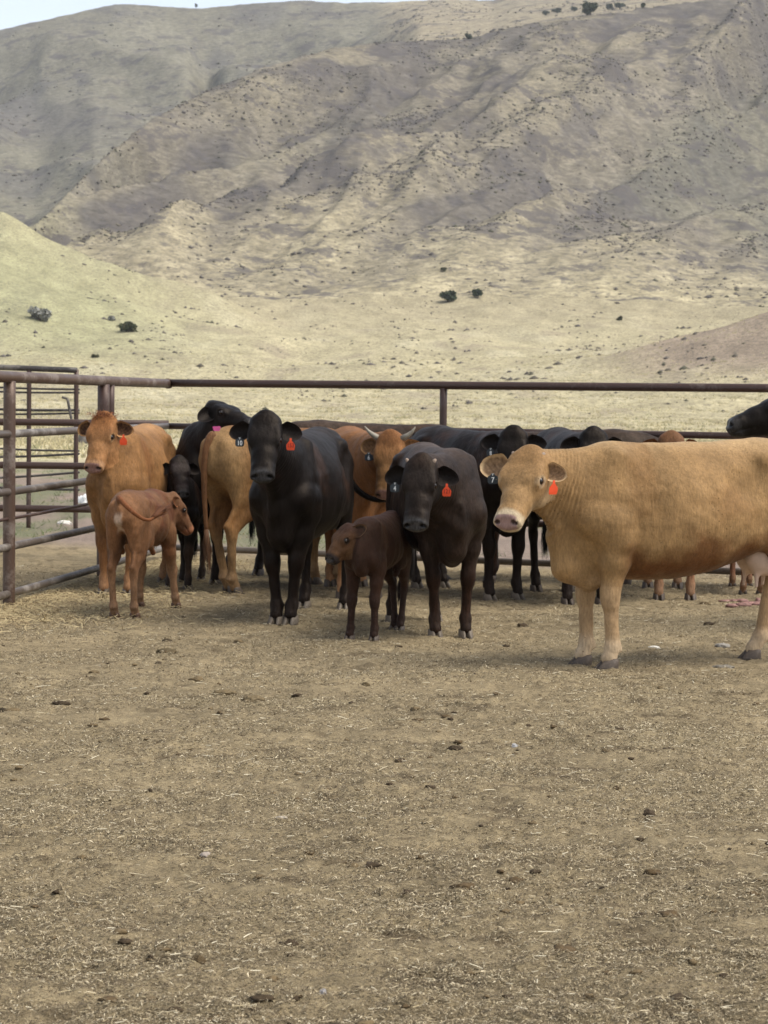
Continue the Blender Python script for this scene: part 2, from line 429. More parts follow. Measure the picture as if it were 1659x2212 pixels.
# --- scrub dotted over the slopes: joined low shrubs (countless)
def ico(sub=1):
    import bmesh
    if sub == 0: return np.array([(1, 0, 0), (0, 1, 0), (-1, 0, 0), (0, -1, 0), (0, 0, 1), (0, 0, -1.)]), np.array([(0, 1, 4), (1, 2, 4), (2, 3, 4), (3, 0, 4), (1, 0, 5), (2, 1, 5), (3, 2, 5), (0, 3, 5)])
    bm = bmesh.new(); bmesh.ops.create_icosphere(bm, subdivisions=sub, radius=1)
    v = np.array([tuple(x.co) for x in bm.verts]); f = np.array([[q.index for q in g.verts] for g in bm.faces]); bm.free(); return v, f
def scatter_blobs(name, P, size, flat, cols, mat, label, jit=.35, sub=1):
    v, f = ico(sub); N = len(P); nv = len(v)
    j = 1 + RNG.uniform(-jit, jit, (N, nv, 1))
    sc = np.stack([size * RNG.uniform(.8, 1.5, N), size * RNG.uniform(.8, 1.3, N), size * flat], -1)[:, None]
    V = (v[None] * j * sc + P[:, None]).reshape(-1, 3)
    F = (f[None] + (np.arange(N) * nv)[:, None, None]).reshape(-1, 3)
    return link(name, mesh_np(name, V, F, np.repeat(cols, nv, 0), True), mat, kind='stuff', label=label)
scrub_m = attr_mat('scrub_leaf', 1.0, .3, .8, .3, .05, .3)
N = 52000
pxs = RNG.uniform(-120, 1780, N); Ys = 520 + (1000 - 520) * RNG.uniform(0, 1, N) ** .9
Xs = (pxs - 829.5) / FPX * Ys
along = Xs * .40 + Ys * .917; q_ = Xs * .917 - Ys * .40
den = fbm(q_ / 26 + 3, along / 60, 5) + .28 * fbm(Xs / 60, Ys / 60, 2) + .25 * fbm(Xs / 9, Ys / 9, 2)
keep = (den + RNG.uniform(-.55, .35, N) > -.02) & ((Ys > 580) | (RNG.random(N) < .3))
Xs, Ys = Xs[keep], Ys[keep]
X2 = (RNG.uniform(-120, 1500, 7000) - 829.5) / FPX; Y2 = RNG.uniform(1050, 1720, 7000); X2 *= Y2
kk = fbm(X2 / 70, Y2 / 120 + 8, 5) + RNG.uniform(-.4, .4, 7000) > .12; X2, Y2 = X2[kk], Y2[kk]
X3 = (RNG.uniform(-100, 1760, 7000) - 829.5) / FPX; Y3 = RNG.uniform(180, 520, 7000); X3 *= Y3
k3 = fbm(X3 / 14, Y3 / 30, 3) + RNG.uniform(-.4, .4, 7000) > .3; X3, Y3 = X3[k3], Y3[k3]
XX = np.concatenate([Xs, X2, X3]); YY = np.concatenate([Ys, Y2, Y3])
P = np.stack([XX, YY, H(XX, YY)], -1)
size = np.where(YY < 520, .20, np.where(YY < 1000, .30, .55)) * np.clip(RNG.lognormal(0, .5, len(P)), .3, 2.4) * np.where(YY < 260, .6, 1)
cc = np.array([(.10, .088, .078), (.12, .105, .095), (.105, .10, .07), (.16, .14, .11)])[RNG.integers(0, 4, len(P))] * RNG.uniform(.7, 1.3, (len(P), 1))
scatter_blobs('hillside_scrub', P, size, .75, cc, scrub_m, 'grey brown scrub and dark rocks dotted over the hillsides', .4, 0)

# --- separate trees and bushes
def crown_mesh(name, w, h, n=520, cols=((.03, .045, .02), (.05, .065, .03)), leaf=.2, seed=0):
    g = np.random.default_rng(seed)
    nl = 9; cen = np.stack([g.uniform(-.32, .32, nl) * w, g.uniform(-.32, .32, nl) * w, g.uniform(.28, .75, nl) * h], -1)
    rad = g.uniform(.2, .34, nl)
    k = g.integers(0, nl, n)
    d = g.normal(size=(n, 3)); d /= np.linalg.norm(d, axis=1)[:, None]
    c = cen[k] + d * (rad[k] * g.uniform(.55, 1.05, n))[:, None] * np.array([w, w, h * .8])
    c[:, 2] = np.maximum(c[:, 2], .06 * h)
    a = g.normal(size=(n, 3)); a /= np.linalg.norm(a, axis=1)[:, None]; b2 = np.cross(a, g.normal(size=(n, 3))); b2 /= np.linalg.norm(b2, axis=1)[:, None]
    s = (leaf * g.uniform(.6, 1.4, n))[:, None]
    V = np.stack([c - a * s - b2 * s * .6, c + a * s - b2 * s * .6, c + a * s * .7 + b2 * s, c - a * s * .7 + b2 * s], 1).reshape(-1, 3)
    F = np.arange(4 * n).reshape(-1, 4)
    cc = np.array(cols)[g.integers(0, len(cols), n)] * g.uniform(.7, 1.3, (n, 1))
    return mesh_np(name, V, F, np.repeat(cc, 4, 0), False)
leaf_m = attr_mat('foliage', .9, .25, 2, .2, .1)
bark_m = flat_mat('bark', (.09, .065, .045), .9, .25, 6, .1)
def tree(name, label, cat, px, py, Yd, w, h, cols, seed, group=None, stems=1):
    X0 = (px - 829.5) / FPX * Yd; z = float(H(X0, Yd))
    # slide along the line of sight to where the ground really is
    best = None
    for yy in np.linspace(Yd * .6, Yd * 1.5, 240):
        x = (px - 829.5) / FPX * yy; zz = float(H(x, yy)); e = abs(yhz(px) - (zz - CAM_H) / yy * FPX - py) + abs(yy - Yd) * .012
        if best is None or e < best[0]: best = (e, x, yy, zz)
    _, x, yy, z = best; k = yy / Yd
    t = empty(name, (x, yy, z - .15), s=k, label=label, cat=cat, group=group)
    V, F = [], []
    tubes = []
    g = random.Random(seed)
    for i in range(max(1, stems)):
        a = g.uniform(0, 6.28); tubes.append(tube([(0, 0, -.2), (.05 * w * math.cos(a), .05 * w * math.sin(a), h * .25), (.22 * w * math.cos(a), .22 * w * math.sin(a), h * .6)], [.07 * w, .05 * w, .02 * w], 6))
    v, f = merge(tubes)
    link('trunk' if cat == 'tree' else 'stem', mesh_np('trunk', v, f), bark_m, t)
    link('crown' if cat == 'tree' else 'foliage', crown_mesh('crown', w, h, 520, cols, leaf=.075 * (w + h) / 2 + .04, seed=seed), leaf_m, t)
    return t
DG = ((.03, .045, .022), (.045, .06, .03), (.06, .072, .04)); GY = ((.27, .265, .24), (.22, .22, .19), (.33, .32, .29)); OL = ((.06, .07, .035), (.08, .085, .045), (.10, .095, .055))
tree('juniper_tree', 'wide round dark green tree, left of the pair on the lower slope', 'tree', 962, 652, 520, 3.7, 2.6, DG, 1, 'pair of dark trees on the lower slope', 3)
tree('juniper_tree', 'small dark green tree, right of the pair on the lower slope', 'tree', 1026, 644, 530, 2.4, 2.3, DG, 2, 'pair of dark trees on the lower slope', 2)
tree('bush', 'dark grey green bush alone on yellow grass above the gate corner', 'bush', 275, 717, 330, 2.6, 1.6, OL, 3, None, 3)
tree('bush', 'pale grey leafless bush at the foot of the left green hill', 'bush', 82, 692, 345, 3.2, 2.2, GY, 4, None, 4)
tree('bush', 'tiny dark bush in the yellow grass just above the left gate', 'bush', 203, 771, 300, .9, .6, OL, 5, None, 2)
tree('bush', 'small grey bush between the pale bush and the dark bush on the left', 'bush', 237, 693, 350, 1.2, 1.0, GY, 6, None, 2)
tree('bush', 'small dark bush on the slope right of the tree pair', 'bush', 1332, 693, 420, 1.0, .9, OL, 7, None, 2)
tree('bush', 'small dark bush at the right edge above the brown mound', 'bush', 1636, 669, 430, 1.2, .9, DG, 8, None, 2)
tree('bush', 'tiny dark bush above the pair of trees', 'bush', 951, 590, 560, 1.4, 1.2, OL, 9, None, 2)
tree('juniper_tree', 'dark tree on the tan shoulder high up the mountain', 'tree', 998, 92, 900, 2.8, 2.6, DG, 10, None, 1)
tree('juniper_tree', 'smaller dark tree lower left of the tree on the tan shoulder', 'tree', 969, 100, 890, 2.0, 1.8, DG, 11, None, 1)
tree('lone_tree', 'tiny lone tree standing on the skyline at the upper left', 'tree', 415, 24, 1750, 2.0, 3.4, OL, 12, None, 1)
G_ = 'dark trees along the upper right crest'
for i, (px, py, w, h, lab) in enumerate([
    (1163, 26, 2.6, 2.0, 'small dark tree at the left end of the crest tree line'),
    (1187, 22, 3.2, 2.2, 'second dark tree from the left on the crest'),
    (1224, 34, 2.4, 2.2, 'small dark tree just left of the biggest crest tree'),
    (1258, 40, 6.0, 5.0, 'biggest dark green tree on the upper right crest'),
    (1299, 30, 3.0, 2.8, 'dark tree just right of the biggest crest tree'),
    (1322, 28, 3.6, 3.0, 'second dark tree right of the biggest crest tree'),
    (1372, 22, 2.0, 2.2, 'small dark tree alone between the crest clumps'),
    (1415, 10, 3.2, 2.8, 'dark tree at the top edge right of the lone crest tree'),
    (1468, 4, 3.0, 2.0, 'dark tree at the right end of the crest tree line')]):
    tree('juniper_tree', lab, 'tree', px, py, 905, w, h, DG, 20 + i, G_, 1)

#@@FENCE
# ================================================================= FENCES
RUST = pipe_mat('rusty_pipe', (.066, .036, .027), (.12, .088, .072), .35)
WORN = pipe_mat('worn_pipe', (.095, .056, .038), (.21, .165, .135), .45)
SILV = pipe_mat('bare_pipe', (.11, .088, .072), (.27, .24, .21), .55)
DUSTP = pipe_mat('dusty_pipe', (.15, .115, .085), (.20, .16, .12), .6)
DARKP = pipe_mat('dark_pipe', (.05, .042, .038), (.16, .14, .12), .5)
def pipe(name, a, b, r, mat, parent, sag=0.0, n=12, label=None, seg=10):
    a = Vector(a); b = Vector(b)
    P = [a.lerp(b, i / seg) + Vector((0, 0, -sag * math.sin(math.pi * i / seg))) for i in range(seg + 1)]
    base = Vector(P[0]); v, f = tube([p - base for p in P], r, n)
    return link(name, mesh_np(name, v, f), mat, parent, base, label=label)
HT = [1.70, 1.29, .88, .47, .12]
A0 = at(19, 1315, 16.9); A0.z = 0
A1 = Vector((-2.10, 22.0, 0))                # corner
B1 = Vector((3.30, 19.5, 0))
def lerp2(a, b, t): return a.lerp(b, t)
Z_ = lambda p, z: Vector((p.x, p.y, z))
lf = empty('pipe_fence', (0, 0, 0), label='worn brown pipe fence running back along the left side of the pen', cat='fence')
Am1 = lerp2(A0, A1, -.75)
pipe('top_rail', Z_(Am1, HT[0]), Z_(A1, HT[0]), .043, WORN, lf, seg=16)
v, f = tube([(0, 0, 0), (0.004, .09, 0)], .05, 14); link('collar', mesh_np('collar', v, f), WORN, lf, Z_(A1, HT[0]) - Vector((0, .03, 0)))
for k, h in enumerate(HT[1:]):
    pipe('rail', Z_(Am1, h - .02), Z_(A1, h), .030, SILV, lf, sag=.02 if k else 0, seg=16)
pipe('thin_rod', Z_(Am1, .66), Z_(A1, .70), .013, RUST, lf, sag=.03)
pipe('post', Z_(A0, -.1), Z_(A0, HT[0] - .03), .046, WORN, lf)
pA = lerp2(A0, A1, .53); pipe('post', Z_(pA, -.1), Z_(pA, HT[0] - .03), .052, RUST, lf)
pipe('post', Z_(lerp2(A0, A1, .575) , -.1), Z_(lerp2(A0, A1, .575), HT[0] - .03), .036, RUST, lf)
ff_ = empty('pipe_fence', (0, 0, 0), label='dark brown pipe fence across the back of the pen behind the cattle', cat='fence')
Bx = lerp2(A1, B1, 1.9)
pipe('top_rail', Z_(A1, HT[0] + .005), Z_(Bx, HT[0] - .0), .037, RUST, ff_, seg=16)
for h in HT[1:]: pipe('rail', Z_(A1, h), Z_(Bx, h), .030, RUST if h > .2 else DUSTP, ff_, seg=16)
for t in (.487, 1.03, 1.55):
    p = lerp2(A1, B1, t)
    pipe('post', Z_(p, -.1), Z_(p, HT[0] - .02), .034, RUST, ff_)
ex = empty('pipe_fence', (0, 0, 0), label='dark pipe fence continuing left beyond the corner, seen through the left fence', cat='fence')
Cx = A1 + Vector((-5.5, .35, 0)); A1b = A1 + Vector((0, .1, 0))
for h in (1.31, .89, .47): pipe('rail', Z_(A1b, h), Z_(Cx, h), .034, RUST, ex)
pipe('post', Z_(lerp2(A1b, Cx, .55), -.1), Z_(lerp2(A1b, Cx, .55), 1.33), .034, RUST, ex)
# gate beyond
gt = empty('corral_gate', (0, 0, 0), label='tall brown corral gate with thin bars standing beyond the left fence', cat='gate')
def gpt(px, py, Y=27.0): return at(px, py, Y)
pipe('top_rail', gpt(-60, 791), gpt(167, 800), .034, DARKP, gt)
for px_ in (63, 165, -50):
    t_ = gpt(px_, 798); pipe('post', Vector((t_.x, t_.y, -.1)), t_, .028, RUST, gt)
for y0, y1, r in ((836, 841, .012), (846, 848, .012), (884, 886, .016), (896, 892, .012), (968, 974, .012), (990, 980, .014), (1036, 1020, .014), (1052, 1058, .014)):
    pipe('bar', gpt(-50, y0 - 2), gpt(172, y1), r, DARKP, gt, sag=.01)
pipe('latch', gpt(134, 858, 26.9), gpt(146, 862, 26.9), .014, DARKP, gt); pipe('latch', gpt(146, 862, 26.9), gpt(155, 910, 26.9), .016, DARKP, gt)

#@@COW
# ================================================================= CATTLE: distance-field sculpting
class Field:
    def __init__(s, lo, hi, h, fine=None, hf=None):
        ax = []
        for i in range(3):
            if fine is None: ax.append(np.arange(lo[i], hi[i] + h, h)); continue
            a, b = max(fine[0][i], lo[i]), min(fine[1][i], hi[i])
            p1 = np.arange(a, lo[i] - h, -h)[::-1][:-1] if a > lo[i] else np.array([])
            p2 = np.arange(a, b, hf); p3 = np.arange(p2[-1] + h, hi[i] + h, h) if b < hi[i] else np.array([])
            ax.append(np.concatenate([p1, p2, p3]))
        s.ax = [a.astype(np.float32) for a in ax]
        s.F = np.full([len(a) for a in s.ax], 1.0, np.float32)
    def box(s, lo, hi):
        sl = []
        for i in range(3):
            a = np.searchsorted(s.ax[i], lo[i]); b = np.searchsorted(s.ax[i], hi[i])
            if b <= a: return None
            sl.append(slice(a, b))
        sl = tuple(sl)
        return sl, s.ax[0][sl[0]][:, None, None], s.ax[1][sl[1]][None, :, None], s.ax[2][sl[2]][None, None, :]
    def comb(s, sl, d, k, op):
        A = s.F[sl]
        if op == 'add':
            h = np.maximum(k - np.abs(A - d), 0) / k; s.F[sl] = np.minimum(A, d) - h * h * k * .25
        else:
            d = -d; h = np.maximum(k - np.abs(A - d), 0) / k; s.F[sl] = np.maximum(A, d) + h * h * k * .25
    def cone(s, P0, P1, r0, r1, side=(0, 1, 0), k=.04, op='add', capf=1.0):
        P0 = np.array(P0, float); P1 = np.array(P1, float)
        r0 = (r0, r0) if np.isscalar(r0) else r0; r1 = (r1, r1) if np.isscalar(r1) else r1
        W = P1 - P0; L = np.linalg.norm(W); W = W / max(L, 1e-6) if L > 1e-6 else np.array([1.0, 0, 0])
        U = np.array(side, float); U -= W * U.dot(W)
        if np.linalg.norm(U) < .05: U = np.array([0, 0, 1.0]); U -= W * U.dot(W)
        U /= np.linalg.norm(U); Vv = np.cross(W, U)
        m = max(*r0, *r1) + k + .02
        bx = s.box(np.minimum(P0, P1) - m, np.maximum(P0, P1) + m)
        if bx is None: return
        sl, x, y, z = bx
        x = x - P0[0]; y = y - P0[1]; z = z - P0[2]
        w = x * W[0] + y * W[1] + z * W[2]; u = x * U[0] + y * U[1] + z * U[2]; v = x * Vv[0] + y * Vv[1] + z * Vv[2]
        t = np.clip(w / max(L, 1e-6), 0, 1); wr = w - t * L
        a = r0[0] + (r1[0] - r0[0]) * t; b = r0[1] + (r1[1] - r0[1]) * t; c = np.sqrt(a * b) * capf
        u = u / a; v = v / b; wr = wr / c
        k1 = np.sqrt(u * u + v * v + wr * wr); k2 = np.sqrt((u / a) ** 2 + (v / b) ** 2 + (wr / c) ** 2)
        s.comb(sl, (k1 * (k1 - 1) / np.maximum(k2, 1e-4)).astype(np.float32), k, op)
    def ell(s, C, r, axes=None, k=.04, op='add'):
        C = np.array(C, float); m = max(r) + k + .02
        bx = s.box(C - m, C + m)
        if bx is None: return
        sl, x, y, z = bx
        x = x - C[0]; y = y - C[1]; z = z - C[2]
        A = np.eye(3) if axes is None else np.array(axes, float)
        q = [(x * A[i][0] + y * A[i][1] + z * A[i][2]) / r[i] for i in range(3)]
        k1 = np.sqrt(q[0] ** 2 + q[1] ** 2 + q[2] ** 2); k2 = np.sqrt((q[0] / r[0]) ** 2 + (q[1] / r[1]) ** 2 + (q[2] / r[2]) ** 2)
        s.comb(sl, (k1 * (k1 - 1) / np.maximum(k2, 1e-4)).astype(np.float32), k, op)
    def mesh(s):
        F = s.F; S_ = F < 0
        nx, ny, nz = F.shape
        cnt = np.zeros((nx - 1, ny - 1, nz - 1), np.int8)
        for i in (0, 1):
            for j in (0, 1):
                for k in (0, 1): cnt += S_[i:nx - 1 + i, j:ny - 1 + j, k:nz - 1 + k]
        act = (cnt > 0) & (cnt < 8)
        I, J, K = np.nonzero(act); N = len(I)
        idx = np.full(act.shape, -1, np.int32); idx[I, J, K] = np.arange(N)
        acc = np.zeros((N, 3)); c = np.zeros(N)
        for ax in range(3):
            o = [a for a in range(3) if a != ax]
            for p in (0, 1):
                for q in (0, 1):
                    d = [0, 0, 0]; d[o[0]] = p; d[o[1]] = q
                    e = list(d); e[ax] = 1
                    f0 = F[I + d[0], J + d[1], K + d[2]]; f1 = F[I + e[0], J + e[1], K + e[2]]
                    m = (f0 < 0) != (f1 < 0)
                    t = np.where(m, f0 / np.where(m, f0 - f1, 1), 0)
                    p0 = np.stack([s.ax[0][I + d[0]], s.ax[1][J + d[1]], s.ax[2][K + d[2]]], -1)
                    p1 = np.stack([s.ax[0][I + e[0]], s.ax[1][J + e[1]], s.ax[2][K + e[2]]], -1)
                    acc += np.where(m[:, None], p0 + (p1 - p0) * t[:, None], 0); c += m
        V = acc / c[:, None]
        quads = []
        for ax in range(3):
            a = [slice(None)] * 3; b = [slice(None)] * 3; a[ax] = slice(0, -1); b[ax] = slice(1, None)
            s0 = S_[tuple(a)]; s1 = S_[tuple(b)]; ch = s0 != s1
            o = [q for q in range(3) if q != ax]
            E = np.stack(np.nonzero(ch), -1)
            ok = (E[:, o[0]] > 0) & (E[:, o[1]] > 0) & (E[:, o[0]] < F.shape[o[0]] - 1) & (E[:, o[1]] < F.shape[o[1]] - 1)
            E = E[ok]; ins = s0[tuple(E.T)]
            def cell(du, dv):
                q = E.copy(); q[:, o[0]] -= du; q[:, o[1]] -= dv; return idx[tuple(q.T)]
            Q = np.stack([cell(1, 1), cell(0, 1), cell(0, 0), cell(1, 0)], -1)
            fl = ins if ax != 1 else ~ins
            Q[~fl] = Q[~fl][:, ::-1]
            quads.append(Q)
        return V, np.concatenate(quads)

SEC = np.array([  # x, top, bottom, half width
    (-1.02, 1.18, .98, .03), (-.97, 1.24, .92, .10), (-.88, 1.30, .87, .155), (-.76, 1.335, .80, .205), (-.60, 1.35, .73, .235), (-.42, 1.345, .645, .245),
    (-.20, 1.33, .575, .295), (.02, 1.325, .545, .31), (.22, 1.325, .545, .262), (.38, 1.335, .55, .222), (.50, 1.315, .55, .205),
    (.60, 1.25, .575, .175), (.68, 1.14, .63, .135), (.745, 1.02, .70, .07), (.77, .92, .78, .02)])
def torso(fd, depth=1.0, width=1.0, belly=0.0):
    x = fd.ax[0].astype(float)
    xs = SEC[:, 0]
    def ip(c):  # smooth interpolation
        xi = np.linspace(xs[0], xs[-1], 400); yi = np.interp(xi, xs, c); ker = np.hanning(31); ker /= ker.sum()
        yp = np.pad(yi, 15, mode='edge'); return np.interp(x, xi, np.convolve(yp, ker, 'valid'))
    top = ip(SEC[:, 1]); bot = ip(SEC[:, 2]); hw = ip(SEC[:, 3]) * width
    bot = top - (top - bot) * depth - belly * np.exp(-((x + .1) / .4) ** 2)
    hz = (top - bot) / 2; zc = (top + bot) / 2
    bx = fd.box((xs[0] - .1, -.42, .40), (xs[-1] + .1, .42, 1.45)); sl, X_, Y_, Z__ = bx
    ext = np.maximum(np.maximum(X_ - xs[-1], xs[0] - X_), 0)
    nexp = (2.2 + .9 * np.exp(-((x + .62) / .22) ** 2) + .3 * np.exp(-((x - .4) / .2) ** 2))
    s0 = sl[0]; sh = lambda a: a[s0][:, None, None]
    vz = (Z__ - sh(zc)) / sh(hz)
    a = sh(hw) * (1 - .16 * np.clip(vz, -1, 1) - .10 * np.clip(vz, -1, 1) ** 2 + .05)
    fr = ss(.15, .45, x)[s0][:, None, None]
    a = a * (1 - .34 * fr * np.clip(-vz, 0, 1))
    u = np.abs(Y_) / a; v = np.abs(vz)
    n = sh(nexp)
    k1 = (u ** n + v ** n + 1e-6) ** (1 / n)
    g = np.sqrt((u / a) ** 2 + (v / sh(hz)) ** 2) / np.maximum(k1, 1e-3)
    d = (k1 - 1) / np.maximum(g, 2.0)
    d = np.where(ext > 0, np.sqrt(np.maximum(d, 0) ** 2 + ext ** 2), d)
    fd.comb(sl, d.astype(np.float32), .05, 'add')
FX, HX = .49, -.70
def bez(P, t):
    P = [np.array(p, float) for p in P]
    if len(P) == 3: return (1 - t) ** 2 * P[0] + 2 * t * (1 - t) * P[1] + t * t * P[2]
    return (1 - t) ** 3 * P[0] + 3 * t * (1 - t) ** 2 * P[1] + 3 * t * t * (1 - t) * P[2] + t ** 3 * P[3]
def norm(v): v = np.array(v, float); return v / np.linalg.norm(v)

def build_body(poll, fdir, hs=1.0, feet=((0, 0), (0, 0), (0, 0), (0, 0)), depth=1.0, width=1.0, h=.012, hf=.007,
               neck_r=1.0, leg_r=1.0, roll=0.0, headw=1.0, hlen=1.0, bfw=-.02, brisket=1.0, folds=.004, calf=False, dir_hint=None):
    """feet = offsets (dx,dy) of front-left, front-right, hind-left, hind-right"""
    poll = np.array(poll, float); f = norm(fdir)
    z = np.array([0, 0, 1.0]); nn = z - f * f.dot(z)
    if np.linalg.norm(nn) < .25: nn = nn + np.array([.4, 0, 0]); nn -= f * f.dot(nn)
    nn = norm(nn); sd_ = np.cross(nn, f)      # side: animal's left
    if roll: 
        c_, s_ = math.cos(roll), math.sin(roll); nn, sd_ = nn * c_ + sd_ * s_, sd_ * c_ - nn * s_
    HP = lambda a, s_, b: poll + hs * (a * hlen * f + s_ * sd_ + b * nn)
    pts = np.array([HP(a, b, c) for a in (-.08, .56) for b in (-.17, .17) for c in (-.28, .05)])
    hlo, hhi = pts.min(0), pts.max(0)
    lo = np.minimum([-1.06, -.42, .03], hlo - .02); hi = np.maximum([.88, .42, 1.46], hhi + .02)
    for (dx, dy), x0, y0 in zip(feet, (FX, FX, HX, HX), (.15, -.15, .15, -.15)):
        lo = np.minimum(lo, [x0 + dx - .15, y0 + dy - .1, .03]); hi = np.maximum(hi, [x0 + dx + .15, y0 + dy + .1, 0])
    fd = Field(lo, hi, h, (hlo - .01, hhi + .01), hf)
    torso(fd, depth, width)
    sg = lambda i: 1 if i % 2 == 0 else -1
    LR = leg_r
    for i in (0, 1):     # front legs
        s_ = sg(i); dx, dy = feet[i]
        w = width
        def J(x, y, zz, k): return (x + dx * k, s_ * y * w + dy * k, zz)
        sh = J(.585, .150, .88, .0); el = J(.43, .185, .77, .12); kn = J(.485, .14, .42, .62); fe = J(.475, .135, .125, .95); pa = J(.50, .135, .055, 1)
        fd.cone(J(.40, .10, 1.20, 0), sh, (.05, .10), (.055, .075), (0, 1, 0), .09)
        fd.cone(sh, el, (.075, .09), (.075, .095), (0, 1, 0), .06)
        fd.cone(J(.37, .185, .98, 0), el, (.058, .10), (.07, .09), (0, 1, 0), .035)
        up = J(.455, .16, .62, .3)
        fd.cone(J(.45, .178, .86, .05), up, (.085 * LR, .115 * LR), (.062 * LR, .084 * LR), (0, 1, 0), .035)
        fd.cone(up, kn, (.060 * LR, .080 * LR), (.046 * LR, .050 * LR), (0, 1, 0), .035)
        fd.cone(J(.49, .14, .445, .6), J(.487, .14, .385, .66), (.051 * LR, .053 * LR), (.046 * LR, .047 * LR), (0, 1, 0), .025)
        fd.cone(kn, fe, (.038 * LR, .042 * LR), (.034 * LR, .040 * LR), (0, 1, 0), .03)
        fd.ell(fe, (.044 * LR, .040 * LR, .040 * LR), k=.025)
        fd.cone(fe, pa, (.036 * LR, .036 * LR), (.042 * LR, .046 * LR), (0, 1, 0), .02)
        for t_ in (-1, 1): fd.ell(J(.435, .135 + t_ * .02, .105, .97), (.014, .012, .016), k=.012)
    for i in (2, 3):     # hind legs
        s_ = sg(i); dx, dy = feet[i]; w = width
        def J(x, y, zz, k): return (x + dx * k, s_ * y * w + dy * k, zz)
        hip = J(-.66, .13, 1.08, 0); st = J(-.44, .185, .80, .12); ho = J(-.80, .145, .50, .6); fe = J(-.745, .135, .13, .96); pa = J(-.70, .135, .055, 1)
        fd.cone(hip, st, (.10, .17), (.075, .11), (0, 1, 0), .07)
        fd.cone(J(-.86, .10, 1.08, 0), J(-.74, .145, .76, .15), (.085, .12), (.07, .10), (0, 1, 0), .07)
        fd.cone(hip, J(-.66, .155, .80, .15), (.10, .16), (.085, .14), (0, 1, 0), .06)
        mid = J(-.67, .160, .66, .3)
        fd.cone(J(-.60, .170, .84, .12), mid, (.078 * LR, .135 * LR), (.055 * LR, .085 * LR), (0, 1, 0), .05)
        fd.cone(mid, ho, (.055 * LR, .078 * LR), (.035 * LR, .047 * LR), (0, 1, 0), .04)
        fd.cone(J(-.78, .15, .72, .2), J(-.868, .145, .545, .58), (.028 * LR, .035 * LR), (.022 * LR, .024 * LR), (0, 1, 0), .035)   # Achilles
        fd.cone(J(-.862, .145, .54, .58), J(-.80, .143, .45, .62), (.028 * LR, .033 * LR), (.034 * LR, .042 * LR), (0, 1, 0), .03)
        fd.cone(J(-.80, .143, .46, .62), fe, (.034 * LR, .043 * LR), (.030 * LR, .036 * LR), (0, 1, 0), .03)
        fd.ell(fe, (.046 * LR, .040 * LR, .042 * LR), k=.025)
        fd.cone(fe, pa, (.037 * LR, .037 * LR), (.042 * LR, .046 * LR), (0, 1, 0), .02)
        for t_ in (-1, 1): fd.ell(J(-.79, .135 + t_ * .02, .11, .97), (.014, .012, .016), k=.012)
        fd.ell(J(-.53, .195, 1.225, 0), (.06, .035, .040), k=.06)        # hook bone
        fd.ell(J(-.92, .095, 1.19, 0), (.05, .04, .05), k=.05)          # pin bone
    for s_ in (1, -1):
        fd.cone((.235, s_ * .345 * width, 1.12), (.270, s_ * .375 * width, .74), .055, .065, (0, 1, 0), .09, 'sub')     # groove behind the shoulder
        fd.cone((-.42, s_ * .19 * width, .80), (-.22, s_ * .20 * width, .66), .035, .03, (0, 1, 0), .07)            # flank fold
        fd.cone((.42, s_ * .150 * width, 1.24), (.56, s_ * .168 * width, .92), .030, .035, (0, 1, 0), .06)          # blade ridge
        fd.cone((-.72, s_ * .335 * width, .98), (-.80, s_ * .27 * width, .70), .05, .05, (0, 1, 0), .09, 'sub')      # hollow of the thigh
    fd.cone((-.55, 0, 1.31), (-.97, 0, 1.255), (.05, .035), (.03, .03), (0, 1, 0), .06)
    for s_ in (1, -1):   # flank hollow
        fd.ell((-.37, s_ * .33 * width, 1.10), (.13, .075, .10), k=.10, op='sub')
    # neck
    nb = np.array([.46, 0, 1.03]); ne = HP(.07, 0, -.135)
    md = (nb + ne) / 2 + np.array([.05, 0, -.02]); md[0] = max(md[0], .55)
    pr = None; NS = 7
    path = [bez((nb, md, ne), t) for t in np.linspace(0, 1, NS)]
    for j in range(NS - 1):
        t0, t1 = j / (NS - 1), (j + 1) / (NS - 1)
        A = lambda t: ((.165 * (1 - t) ** 1.0 + .080 * hs * (1 - (1 - t) ** 1.0)) * neck_r, (.285 * (1 - t) ** 1.25 + .140 * hs * (1 - (1 - t) ** 1.25)) * (.55 + .45 * neck_r))
        tg = norm(path[j + 1] - path[j]); sid = np.cross(z, tg) if abs(tg[2]) < .9 else np.array([0, 1.0, 0])
        sid = norm(norm(sid) * (1 - t0 * .5) + sd_ * t0 * .5)
        fd.cone(path[j], path[j + 1], A(t0), A(t1), sid, .05, capf=.8)
    # brisket and dewlap
    bz = lambda q: 1.31 - (1.31 - q) * depth
    fd.cone((.675 + bfw, 0, bz(.78)), (.655 + bfw, 0, bz(.63)), (.065 * brisket, .10 * brisket), (.068 * brisket, .085 * brisket), (0, 1, 0), .06)
    fd.cone((.655 + bfw, 0, bz(.63)), (.53, 0, bz(.565) + .10 * (1 - brisket)), (.068 * brisket, .085 * brisket), (.070 * brisket, .075 * brisket), (0, 1, 0), .06)
    th = HP(.20, 0, -.215)
    d1 = np.array([.66, 0, .80]); dm = (th + d1) / 2 + np.array([-.05, 0, -.0])
    fd.cone(d1, dm, (.035, .09), (.028, .06), (0, 1, 0), .07); fd.cone(dm, th, (.028, .07), (.035, .045), sd_, .07)
    # head
    K = lambda a, s1, b, r, k=.03, op='add': fd.ell(HP(a, s1, b), [q * hs for q in r], (f, sd_, nn), k, op)
    def C(p, q, r0, r1, k=.03, op='add', capf=1.0):
        fd.cone(HP(*p), HP(*q), [x * hs for x in r0], [x * hs for x in r1], sd_, k, op, capf)
    W_ = headw
